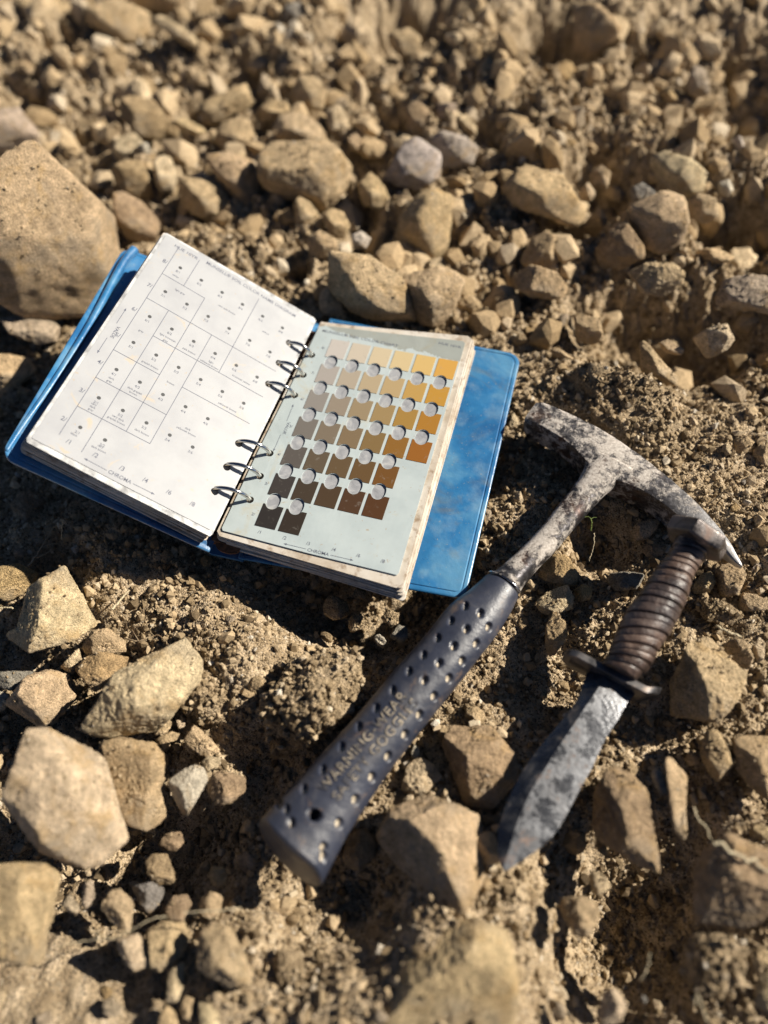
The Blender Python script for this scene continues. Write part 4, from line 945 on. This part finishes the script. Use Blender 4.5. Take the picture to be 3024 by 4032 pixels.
fL = lambda x,y: Lf(x,y,.46); fR = lambda x,y: Rf(x,y,1.15)
mb = MB(); gx0, gpx, gy0, gpy = -87.19, 15.667, -8.17, 22.99
GX_ = lambda c_: gx0+gpx*c_; GY_ = lambda r_: gy0+gpy*r_
for c0,r0,c1,r1 in [(-.5,-.62,-.5,6.45),(.5,-.6,.5,.5),(.5,1.5,.5,6.6),(-.5,.5,1.5,.5),(1.5,.5,1.5,5.5),(-.5,1.5,5.6,1.5),(2.5,1.5,2.5,5.5),(3.5,-.5,3.5,2.5),(.5,2.5,5.6,2.5),(-.5,3.5,1.5,3.5),(2.5,3.5,5.6,3.5),(-.5,4.5,2.5,4.5),(-.5,5.5,2.5,5.5)]:
    line_mesh(mb, GX_(c0), GY_(r0), GX_(c1), GY_(r1), .38, fL)
text_mesh(mb,'HUE 10YR',-98,-21,2.3,fL,align='LEFT',width=17)
text_mesh(mb,'MUNSELL® SOIL COLOR NAME DIAGRAM',-74.8,-22.4,2.4,fL,rot=.012,align='LEFT',width=70)
for k,(v_, y) in enumerate(zip('8765432', [-5,18,40,63,86,109,131])): text_mesh(mb, v_+'/', -97.6, y, 2.9, fL)
for s_, x in zip(('/1','/2','/3','/4','/6','/8'), (-88.2,-71.7,-54.9,-39.8,-24.3,-8.6)): text_mesh(mb, s_, x, 142.6, 2.9, fL)
text_mesh(mb,'CHROMA',-53.6,147.8,2.4,fL,width=14.5); text_mesh(mb,'VALUE',-100.7,60.7,2.2,fL,rot=math.pi/2,width=10)
arrow(mb,-62,146.7,-76.5,146.3,fL); arrow(mb,-45.2,146.8,-31,146.8,fL); arrow(mb,-101.9,54.5,-101.9,41,fL); arrow(mb,-101.9,67,-101.9,80.2,fL)
for n_, x, y in NM: text_mesh(mb, n_, x, y+.9, 1.38, fL)
for r_ in range(7):
    for ci, ch in enumerate(CH):
        v_ = 8-r_
        if v_ == 3 and ch == 8 or v_ == 4 and ch == 8 or v_ == 2 and ch > 2: continue
        text_mesh(mb, f'{v_}/{ch}', GX_(ci)+.1, GY_(r_)+4.6, 1.75, fL)
mb.build('printed_diagram', M_ink, dcard, False)
mb = MB()
for r_ in range(7):
    for ci, ch in enumerate(CH):
        v_ = 8-r_
        if v_ == 3 and ch == 8 or v_ == 4 and ch == 8 or v_ == 2 and ch > 2: continue
        mb.add([fL(x,y) for x,y in circ(GX_(ci), GY_(r_), 1.25, 1.15, 16)], [list(range(16))])
mb.build('printed_dots', M_dot, dcard, False)
mb = MB()
text_mesh(mb,'MUNSELL® SOIL COLOR CHART',.2,-23.4,2.3,fR,rot=.035,align='LEFT',width=60)
text_mesh(mb,'HUE 10YR',97.5,-30.6,2.1,fR,rot=.04,width=17)
for v_, x in zip((8,7,6,5,4,3,2),(6.4,6.6,6.8,7.0,6.8,6.6,6.3)): text_mesh(mb, f'{v_}/', x, ROWB[v_]-6.5, 2.1, fR)
for s_, x in zip(('/1','/2','/3','/4','/6','/8'), (15.5,32.8,49.3,66.7,83.3,99.5)): text_mesh(mb, s_, x, 149.3, 2.4, fR)
text_mesh(mb,'CHROMA',57.4,153.4,2.2,fR,width=14.6); text_mesh(mb,'VALUE',3.3,66.5,2.2,fR,rot=math.pi/2,width=10.5)
arrow(mb,49,152.2,33.5,152.2,fR); arrow(mb,65.9,152.4,81.4,152.3,fR); arrow(mb,2.4,60.5,2.1,45.6,fR); arrow(mb,2.2,72.6,2.0,87,fR)
mb.build('printed_lettering', M_ink, card, False)
# six rings
for y in RY:
    a0 = np.array(Rf(.4, y, 1.0)); b0 = np.array(Lf(0, y, .4)); b0[1] = b0[1]*.5+a0[1]*.5
    mid = (a0+b0)/2; ch_ = b0-a0; L_ = np.linalg.norm(ch_); e1 = ch_/L_; nn = np.cross(np.array([0,1.,0]), e1); nn = nn if nn[2] > 0 else -nn
    R_ = L_*.60; cc = mid-nn*math.sqrt(max(R_*R_-(L_/2)**2,0))
    st = math.asin((L_/2)/R_); ext = .75
    ph = np.linspace(-st-ext, st+ext, 44); pts = [cc+R_*(math.sin(p)*e1+math.cos(p)*nn) for p in ph]
    V_, F_ = tube(pts, .00135, 14); mesh('ring', V_, F_, M_ring, book)
# ring plate with its lever at the near end
pl_ = MB()
V_, F_ = loft([np.array([Rf(-24,y,-10), Rf(-17,y,-7.5), Rf(-8,y,-8.5), Rf(-4,y,-12), Rf(-8,y,-14), Rf(-20,y,-14)]) for y in (-30, 158)]); fixn(mesh('ring_plate', V_, F_, M_rust, book, False))
lev = circ(0,0,9,4.2,20); V_, F_ = curve_mesh([[(x-6, y+159) for x,y in lev]], 1.2, lambda x,y,z: Rf(x,y,-8.5-.35*(y-155)+z)); mesh('release_lever', V_, F_, M_rust, book, False)

# ------------------------------------------------------------------ rock hammer
C4 = lambda x,y: (1042.35+.3717*x, 822.9+.3717*y)
hroot = empty('rock_hammer', W(at((1090,1260),-16))); tag(hroot, 'geological pick hammer with mud streaked steel head and dimpled dark blue grip', 'hammer')
HA = [(350,118),(420,145),(520,190),(600,228),(690,275),(780,330),(860,385),(940,440),(1040,520),(1130,595),(1230,685),(1330,790),(1420,900),(1490,1020),(1512,1078)]
HB = [(268,225),(330,255),(410,300),(480,345),(545,402),(640,500),(740,562),(830,592),(930,635),(1040,705),(1150,790),(1270,865),(1370,950),(1455,1040),(1508,1082)]
TH = [22,23,23,22.5,22,22,23,24,24,23,21,17,12.5,7,2.5]
def densify(A, n):
    A = np.array(A, float); return spline(A, n)
n_ = 70; A_ = densify(HA,n_); B_ = densify(HB,n_); T_ = np.interp(np.linspace(0,14,n_),range(15),TH); hh = np.linspace(-5,-14,n_)
def head_sec(a, b, T, h, ins=1.7):
    a = wat(C4(*a), h); b = wat(C4(*b), h); d = b-a; L_ = np.linalg.norm(d); e = d/L_; zz = np.array([0,0,1.]); T = T/1000.; c_ = min(ins/1000., L_*.3, T*.3)
    P = [a+e*c_, a+e*L_*.25+zz*.0003, (a+b)/2+zz*.0005, a+e*L_*.75+zz*.0003, b-e*c_, b-e*c_*.3-zz*c_*.3, b-zz*c_, b-zz*T*.5+e*.0004, b-zz*(T-c_), b-e*c_-zz*T, (a+b)/2-zz*T, a+e*c_-zz*T, a-zz*(T-c_), a-zz*T*.5-e*.0004, a-zz*c_, a+e*c_*.3-zz*c_*.3]
    return np.array(P)
secs = [head_sec(A_[k],B_[k],T_[k],hh[k]) for k in range(n_)]
c0 = secs[0].mean(0); dr = secs[0].mean(0)-secs[3].mean(0); dr /= np.linalg.norm(dr)
s0 = c0+(secs[0]-c0)*.86+dr*.0026; secs = [c0+(secs[0]-c0)*.84+dr*.0035, s0]+secs
V_, F_ = loft(secs); P_ = V_*1000; V_ = V_+np.array([0,0,1.])*(.25*fbm(P_/9.,3)[:,None])/1000.
o = mesh('head', V_, F_, M_steel, hroot)
wa = o.data.attributes.new('wear','FLOAT','POINT'); wv = np.repeat(np.concatenate([[.3,.2],np.clip((np.arange(n_)/n_-.62)/.38,0,1)**1.2]),16); wa.data.foreach_set('value', wv.astype(np.float32)); fixn(o); autosmooth(o, 32)
# striking face block: polished rim
# neck
def ell_sec(a, b, h, T, n=40, p=2.5, shrink=1.0, lift=0.):
    a = wat(a, h); b = wat(b, h); c_ = (a+b)/2; e = (b-a)/2*shrink; zz = np.array([0,0,1.]); out = []
    for i in range(n):
        an = 2*math.pi*i/n; cs, sn = math.cos(an), math.sin(an)
        out.append(c_+e*math.copysign(abs(cs)**(2/p), cs)+zz*(T/2000.)*math.copysign(abs(sn)**(2/p), sn)+zz*lift/1000.)
    return np.array(out)
NKA = [(585,410),(590,470),(575,520),(545,580),(500,640),(410,755),(330,860),(230,965),(140,1050),(70,1108),(28,1128)]
NKB = [(905,560),(800,600),(760,632),(720,660),(672,712),(600,790),(530,868),(430,988),(338,1080),(262,1168),(222,1232)]
TT = [17,17,17,16.5,16,16,16,17,18,20,22]
n_ = 50; A_ = densify(NKA,n_); B_ = densify(NKB,n_); T_ = np.interp(np.linspace(0,10,n_),range(11),TT)
secs = [ell_sec(C4(*A_[k]), C4(*B_[k]), -15, T_[k], p=2.6, shrink=.93) for k in range(n_)]
V_, F_ = loft(secs); V_ = V_+np.array([0,0,1.])*(.2*fbm(V_*1000/8.,3)[:,None])/1000.; o = mesh('neck', V_, F_, M_steel, hroot); fixn(o)
# grip
GA = [(1050,1240),(1013,1273),(966,1309),(920,1366),(886,1406),(846,1449),(806,1499),(766,1546),(720,1596),(683,1636),(636,1689),(600,1724),(566,1758)]
GB = [(1124,1289),(1100,1335),(1075,1375),(1040,1420),(1003,1468),(965,1515),(925,1565),(890,1610),(850,1662),(815,1713),(778,1770),(745,1825),(712,1893)]
GT = [22,25,27,28,29,29,29,29,29,28,28,30,33]
NG, NA = 420, 120
A_ = densify(GA,NG); B_ = densify(GB,NG); T_ = np.interp(np.linspace(0,12,NG),range(13),GT); GHt = np.linspace(-16,-6,NG)
secs = [ell_sec(A_[k],B_[k],GHt[k],T_[k]*(1-.5*max(0,1-k/6.)**2*.3),NA,2.05,.94*(1-.12*max(0,1-k/8.)**2)) for k in range(NG)]
G = np.array(secs); cen = G.mean(1,keepdims=True); nr = G-cen; nr /= np.linalg.norm(nr,axis=2,keepdims=True)
GVv = proj(G.reshape(-1,3)).reshape(NG,NA,2)
top = (G[:,:,2]-cen[:,:,2]) > -.004
dim = []
t2 = lambda x,y: (553+x/3., 1106+y/3.); t3 = lambda x,y: (553+x/3., 1659+y/3.)
for x,y in [(1355,608),(1262,705),(1175,815),(1083,925),(990,1032),(885,1155),(778,1270),(665,1390),(552,1520),(1455,655),(1365,758),(1283,868),(1188,978),(1092,1090),(1512,748),(1432,855),(1340,968),(1255,1080),(1158,1195),(1063,1315),(970,1443),(860,1585)]: dim.append(t2(x,y))
for x,y in [(430,10),(307,135),(193,265),(150,230),(225,352),(755,60),(648,208),(540,360),(440,520),(440,580)]: dim.append(t3(x,y))
disp = np.zeros((NG,NA)); dirt = np.zeros((NG,NA))
axd = proj(cen[:,0]); tdir = (axd[-1]-axd[0]); tdir /= np.linalg.norm(tdir)
SV = proj(W(CAM)[None]+(FL@RR[2])[None]*.5)
for (dx,dy) in dim:
    d = GVv-np.array([dx,dy]); al = d@tdir*1.; pe = d@np.array([-tdir[1],tdir[0]])
    # the dents lie a little across the axis
    ca, sa = math.cos(.22), math.sin(.22); w_ = d[...,0]*ca+d[...,1]*sa; u_ = -d[...,0]*sa+d[...,1]*ca
    kr = np.interp(dy, [1280,1800],[.82,1.0]); r2 = (u_/(12.5*kr))**2+(w_/(7.8*kr))**2; m = top&(r2 < 1.1)
    disp[m] += -2.6*np.clip((1.1-r2[m])/.6,0,1)
    m2 = top&(r2 < 1.0)
    off = d@np.array([-.9,.43])         # soil lodges against the side away from the sun
    side = (np.array([dx,dy])-axd[0])@np.array([-tdir[1],tdir[0]])*-1
    f_ = (.5+.5*np.clip((off-.5)/3,-.6,1)) if side < 12 else .95+.2*np.clip(off/5,-1,1)
    dirt[m2] = np.maximum(dirt[m2], (f_*np.clip(1.15-r2,0,1))[m2])
hx, hy = t3(380,305); d = GVv-np.array([hx,hy]); rr_ = np.hypot(d[...,0],d[...,1]); m = top&(rr_ < 14.5); disp[m] += -11*np.clip((14.5-rr_[m])/2.5,0,1)
G2 = G+nr*(disp/1000.)[...,None]+nr*((.12*fbm(G.reshape(-1,3)*1000/6.,3)).reshape(NG,NA)/1000.)[...,None]
# the end is cut slightly slanting, so that its lower lip stands out
axe = G2[-1].mean(0)-G2[-12].mean(0); axe /= np.linalg.norm(axe)
for k in range(NG-40, NG):
    zr = np.clip((G2[k].mean(0)[2]+.010-G2[k][:,2]),0,None); G2[k] += axe*(zr*.42*((k-(NG-40))/39.)**1.5)[:,None]
# end face: close with shrinking rings
ringsG = [G2[k] for k in range(NG)]
ed = G2[-1].mean(0)-G2[-6].mean(0); ed /= np.linalg.norm(ed)
for s_, a_ in ((.97,.0012),(.9,.002),(.6,.0022),(.2,.0024)): ringsG.append(G2[-1].mean(0)+(G2[-1]-G2[-1].mean(0))*s_+ed*a_)
V_, F_ = loft(ringsG); grip = mesh('grip', V_, F_, M_grip, hroot)
at_d = grip.data.attributes.new('dirt','FLOAT','POINT'); dd = np.concatenate([dirt.ravel(), np.zeros(4*NA)]); at_d.data.foreach_set('value', dd.astype(np.float32)); fixn(grip)
# lettering laid on the grip surface
def grip_text(s, p0, p1, size):
    p0, p1 = np.array(p0,float), np.array(p1,float); L_ = np.linalg.norm(p1-p0); d = (p1-p0)/L_; up = np.array([d[1],-d[0]])
    cu = bpy.data.curves.new('t','FONT'); cu.body = s; cu.size = 1; cu.space_character = 1.12; cu.offset = .012
    ob = bpy.data.objects.new('t',cu); me = bpy.data.meshes.new_from_object(ob)
    bm = bmesh.new(); bm.from_mesh(me); bmesh.ops.triangulate(bm, faces=bm.faces)
    bmesh.ops.subdivide_edges(bm, edges=[e for e in bm.edges if e.calc_length() > .12], cuts=2, use_grid_fill=True)
    T = np.array([v_.co[:2] for v_ in bm.verts]); bm.verts.index_update(); Fs = [[v_.index for v_ in f.verts] for f in bm.faces]; bm.free(); bpy.data.objects.remove(ob); bpy.data.meshes.remove(me)
    T[:,0] *= L_/T[:,0].max(); T[:,1] *= size/.7
    Q = p0+T[:,:1]*d+T[:,1:]*up
    flat = GVv.reshape(-1,2); G_ = (G2+nr*.0006).reshape(-1,3); ok = np.where(((G-cen)[...,2] > .001).ravel())[0]; out = []
    fx = flat[ok]; gg = G_[ok]
    for qv in Q:
        dd_ = ((fx-qv)**2).sum(1); idx = np.argpartition(dd_, 4)[:4]; wt = 1/(dd_[idx]+.05); out.append((gg[idx]*wt[:,None]).sum(0)/wt.sum())
    return np.array(out), Fs
mb = MB(); mb.add(*grip_text('WARNING-WEAR', t3(450,165), t2(985,1195), 21)); mb.add(*grip_text('SAFETY GOGGLES', t3(530,215), t2(1055,1240), 20))
mb.build('raised_lettering', M_let, grip, False)
# thin bright collar line between neck and grip
cs = np.array(ell_sec((1053,1239),(1126,1287),-16,22.2,40,2.3,.97)); V_, F_ = tube(np.concatenate([cs, cs[:1]]), .00045, 6, False); mesh('collar_line', V_, F_, M_edge, hroot)

# ------------------------------------------------------------------ knife
kroot = empty('sheath_knife', W(at((1340,1460),-8))); tag(kroot, 'old fixed blade knife with grooved brown leather handle, its pommel resting on the pick', 'knife')
K = lambda x,y: (1106+x/3., 1106+y/3.)
KA = [(1052,165),(1028,215),(1000,265),(965,310),(930,350),(880,420),(845,470),(810,522),(770,575),(730,628),(700,685),(672,745),(650,800),(632,850),(615,900),(595,950),(572,985)]
KB = [(1288,258),(1272,300),(1232,350),(1205,385),(1188,425),(1165,505),(1148,565),(1125,620),(1103,665),(1080,715),(1058,755),(1035,800),(1000,850),(962,905),(935,965),(890,1035),(805,1100)]
NK, NKk = 300, 56
A_ = densify(KA,NK); B_ = densify(KB,NK)
s_ = np.linspace(0,1,NK)
groove = np.zeros(NK)
for gpos, gd in [(.07,1.4),(.11,.6),(.165,1.2),(.22,.8),(.275,1.7),(.315,.7),(.375,1.5),(.43,.5),(.475,2.1),(.53,.5),(.60,2.1),(.655,.5),(.715,2.1),(.77,.6),(.825,2.1),(.875,.6),(.915,1.5),(.96,.8)]:
    groove += gd*np.exp(-((s_-gpos)/.0062)**2)
for gpos in np.arange(.02,.98,.0125): groove += .16*np.exp(-((s_-gpos)/.003)**2)
hk = np.interp(s_,[0,1],[8,-6])
secs = []
for k in range(NK):
    a = wat(K(*A_[k]), hk[k]); b = wat(K(*B_[k]), hk[k]); wdt = np.linalg.norm(b-a)*1000
    sec = ell_sec(K(*A_[k]), K(*B_[k]), hk[k], wdt*.80, NKk, 2.1, .93)
    c_ = sec.mean(0); r_ = np.linalg.norm(sec-c_,axis=1)[:,None]; lump = (.5*fbm((sec*1000)/7.,3))[:,None]/1000.
    secs.append(c_+(sec-c_)*(1-(groove[k]/1000.-lump*.8)/r_))
n1_ = int(NK*.085)
V_, F_ = loft(secs[:n1_]); fixn(mesh('ferrule', V_, F_, M_dark, kroot))
V_, F_ = loft(secs[n1_:]); fixn(mesh('leather_handle', V_, F_, M_leather, kroot))
# pommel: thick hexagonal cap across the handle axis
ca_ = np.mean(secs[0],0); cb_ = np.mean(secs[60],0); axk = ca_-cb_; axk /= np.linalg.norm(axk)
sd_ = np.cross([0,0,1.], axk); sd_ /= np.linalg.norm(sd_); up_ = np.cross(axk, sd_)
def hexr(r, off, rot=.26, n=6):
    return np.array([ca_+axk*off+sd_*r*math.cos(rot+2*math.pi*i/n)+up_*r*.98*math.sin(rot+2*math.pi*i/n) for i in range(n)])
V_, F_ = loft([hexr(.0165,-.0008), hexr(.0188,.0002), hexr(.0192,.0012), hexr(.0192,.0085), hexr(.0186,.0097), hexr(.0165,.0105)])
pm = mesh('pommel', V_, F_, M_dark, kroot, False); fixn(pm)
bm = bmesh.new(); bm.from_mesh(pm.data); bmesh.ops.bevel(bm, geom=[e for e in bm.edges], offset=.0006, segments=1, affect='EDGES'); bm.to_mesh(pm.data); bm.free(); autosmooth(pm, 15)
# guard: flat bar across, far end bent
gl, gr_ = wat((1224,1404),-6), wat((1424,1508),-9)
gx_ = gr_-gl; GL = np.linalg.norm(gx_); gx_ /= GL; gy_ = np.cross([0,0,1.], gx_); gy_ /= np.linalg.norm(gy_)
kax = np.mean(secs[-1],0)-np.mean(secs[-60],0); kax /= np.linalg.norm(kax); 
if gy_@kax < 0: gy_ = -gy_
gz_ = np.cross(gx_, gy_); gz_ = gz_ if gz_[2] > 0 else -gz_
# the guard leans with the knife: its flat faces look along the blade
secsG = []
for k in range(31):
    a = k/30.; p = gl+gx_*GL*a; bend = max(0,(a-.86)/.14); p = p-gy_*.006*bend+gz_*.001*bend
    hw = .0112*math.sqrt(max(.12,1-max(0,abs(a-.5)*2-.72)**2/.078)) if abs(a-.5)*2 > .72 else .0112
    hw *= 1-.25*bend; th = .0026
    prof = [(-th,-hw+.0008),(-th+.0006,-hw),(th-.0006,-hw),(th,-hw+.0008),(th,hw-.0012),(th-.0008,hw),(-th+.0008,hw),(-th,hw-.0012)]
    secsG.append(np.array([p+gy_*x_+gz_*(z_-.0085) for x_,z_ in prof]))
V_, F_ = loft(secsG); gd_ = mesh('guard', V_, F_, M_guard, kroot); fixn(gd_); autosmooth(gd_, 35)
# blade
BLp = [(1268,1452),(1252,1500),(1239,1523),(1199,1573),(1156,1626),(1133,1659),(1110,1700),(1090,1745),(1077,1790),(1074,1830),(1079,1862),(1087,1880)]
BRp = [(1372,1500),(1356,1516),(1336,1553),(1306,1599),(1279,1659),(1255,1700),(1228,1752),(1207,1790),(1185,1816),(1150,1845),(1118,1866),(1095,1881)]
BCp = [(1310,1458),(1290,1490),(1268,1522),(1236,1570),(1201,1622),(1178,1660),(1152,1700),(1126,1755),(1110,1800),(1098,1840),(1090,1866),(1088,1879)]
nb = 80; pl_i = lambda P_: np.stack([np.interp(np.linspace(0,len(P_)-1,nb),range(len(P_)),np.array(P_)[:,j]) for j in (0,1)],1); A_ = densify(BLp,nb)*.4+pl_i(BLp)*.6; B_ = pl_i(BRp); Cc = densify(BCp,nb); hb_ = np.linspace(-15,-2,nb); tb = np.interp(np.linspace(0,1,nb),[0,.7,1],[4.6,4.0,.6])
secs = []
for k in range(nb):
    a = wat(A_[k],hb_[k]); b = wat(B_[k],hb_[k]); c_ = wat(Cc[k],hb_[k]+tb[k]); z_ = np.array([0,0,tb[k]/1000.]); e_ = np.array([0,0,.00025]); c2 = c_*1.; c2[2] = a[2]-tb[k]/1000.
    secs.append(np.array([a+e_, (a+e_)*.5+c_*.5+z_*.12, c_, b*.5+c_*.5+z_*.12, b+e_, b-e_, b*.5+c2*.5-z_*.12, c2, a*.5+c2*.5-z_*.12, a-e_]))
V_, F_ = loft(secs); bl = mesh('blade', V_, F_, M_blade, kroot); fixn(bl); autosmooth(bl, 14)

# ------------------------------------------------------------------ twigs, roots and the seedling
def stalk(name, label, cat, vs, h, r0, r1, mat, arch=2., branches=(), seed=1):
    rg = np.random.default_rng(seed)
    P = [wat(v_, hh_) for v_, hh_ in zip(vs, h if hasattr(h,'__len__') else [h]*len(vs))]
    pp = spline(P, 10*len(P)); pp = pp+rg.normal(size=pp.shape)*.00025
    mb = MB(); mb.add(*tube(pp, np.linspace(r0,r1,len(pp))/1000., 6))
    for bv in branches:
        P2 = [wat(v_, bv[1]) for v_ in bv[0]]; p2 = spline(P2, 8*len(P2)); mb.add(*tube(p2, np.linspace(r0*.6,r1*.6,len(p2))/1000., 5))
    o = mb.build(name, mat, None, True, P[0]); tag(o, label, cat); return o
stalk('dry_twig','dry branching twig lying on the soil below the cover corner','twig',[(62,1224),(85,1190),(108,1150),(122,1132)],[-20,-18,-17,-14],.7,.3,M_twig,branches=[([(92,1180),(125,1172)],-18),([(100,1165),(95,1140)],-16),([(80,1205),(108,1190),(118,1175)],-18)])
stalk('dry_stalk','short dry split stalk on the soil near the crumb covered clods','stalk',[(241,1318),(258,1298),(278,1275)],-18,.9,.5,M_straw)
stalk('straw','pale straw standing beside the dry branching twig','straw',[(133,1165),(134,1140),(138,1122)],[-24,-14,-6],.35,.2,M_straw,seed=2)
stalk('root','thin root lying behind the long sunlit slab','root',[(270,1378),(300,1385),(340,1372),(362,1392)],[-16,-12,-14,-12],.5,.3,M_twig,branches=[([(300,1385),(285,1360)],-12)],seed=3)
stalk('straw','short pale straw at the left edge','straw',[(-5,1313),(14,1312),(28,1314)],-4,.5,.4,M_straw,seed=4)
stalk('root','pale crooked root crossing the top of the dark faced rock','root',[(1542,1823),(1560,1822),(1572,1838),(1590,1845),(1605,1852),(1615,1862),(1628,1855),(1640,1872),(1665,1885)],[4,5,5,5,5,5,4,4,4],1.1,.6,M_straw,seed=5)
stalk('root','thin root on the soil above the root crossed rock','root',[(1498,1745),(1510,1772),(1525,1785),(1535,1812)],[-10,-8,-8,-6],.5,.3,M_straw,seed=6)
stalk('straw','pale forked straw at the bottom edge in deep shadow','straw',[(1500,2175),(1507,2150),(1518,2180),(1530,2212)],[-12,-10,-12,-14],.4,.3,M_straw,seed=7)
stalk('straw','thin pale straw upright in the lower shadow','straw',[(1385,2115),(1398,2090),(1403,2060)],[-20,-16,-14],.4,.25,M_straw,seed=8)
stalk('grass_stem','long thin pale stem across the front stones','stem',[(120,2045),(200,2030),(245,2028),(290,2005),(330,1985),(360,1980)],[-8,-4,0,2,2,0],.35,.25,M_straw,branches=[([(245,2028),(215,2018),(190,2005)],-4)],seed=9)
stalk('grass_stem','thin straight stem over the small stones near the crumb edge','stem',[(395,1972),(440,1968),(500,1964),(520,1962)],[2,3,2,1],.35,.3,M_straw,seed=10)
stalk('dry_stalk','short straw lying right of the knife handle','stalk',[(1548,1352),(1570,1364),(1600,1375)],[-22,-20,-20],.9,.7,M_straw,seed=11)
stalk('dry_twig','thin dark twig beyond the hammer pick','twig',[(1525,1095),(1555,1070),(1568,1062),(1590,1085),(1612,1105)],[-18,-12,-10,-12,-16],.45,.3,M_twig,seed=12)
stalk('root','fine root thread between knife and hammer neck','root',[(1272,1210),(1282,1180),(1284,1150)],[-24,-18,-16],.3,.2,M_straw,seed=13)
sp = stalk('seedling','tiny green seedling with two narrow leaves behind the hammer neck','seedling',[(1277,1145),(1278,1128),(1276,1120)],[-30,-22,-18],.35,.3,M_sprout,branches=[([(1276,1120),(1270,1116),(1260,1118)],-17),([(1276,1122),(1282,1118),(1289,1118)],-17)],seed=14)
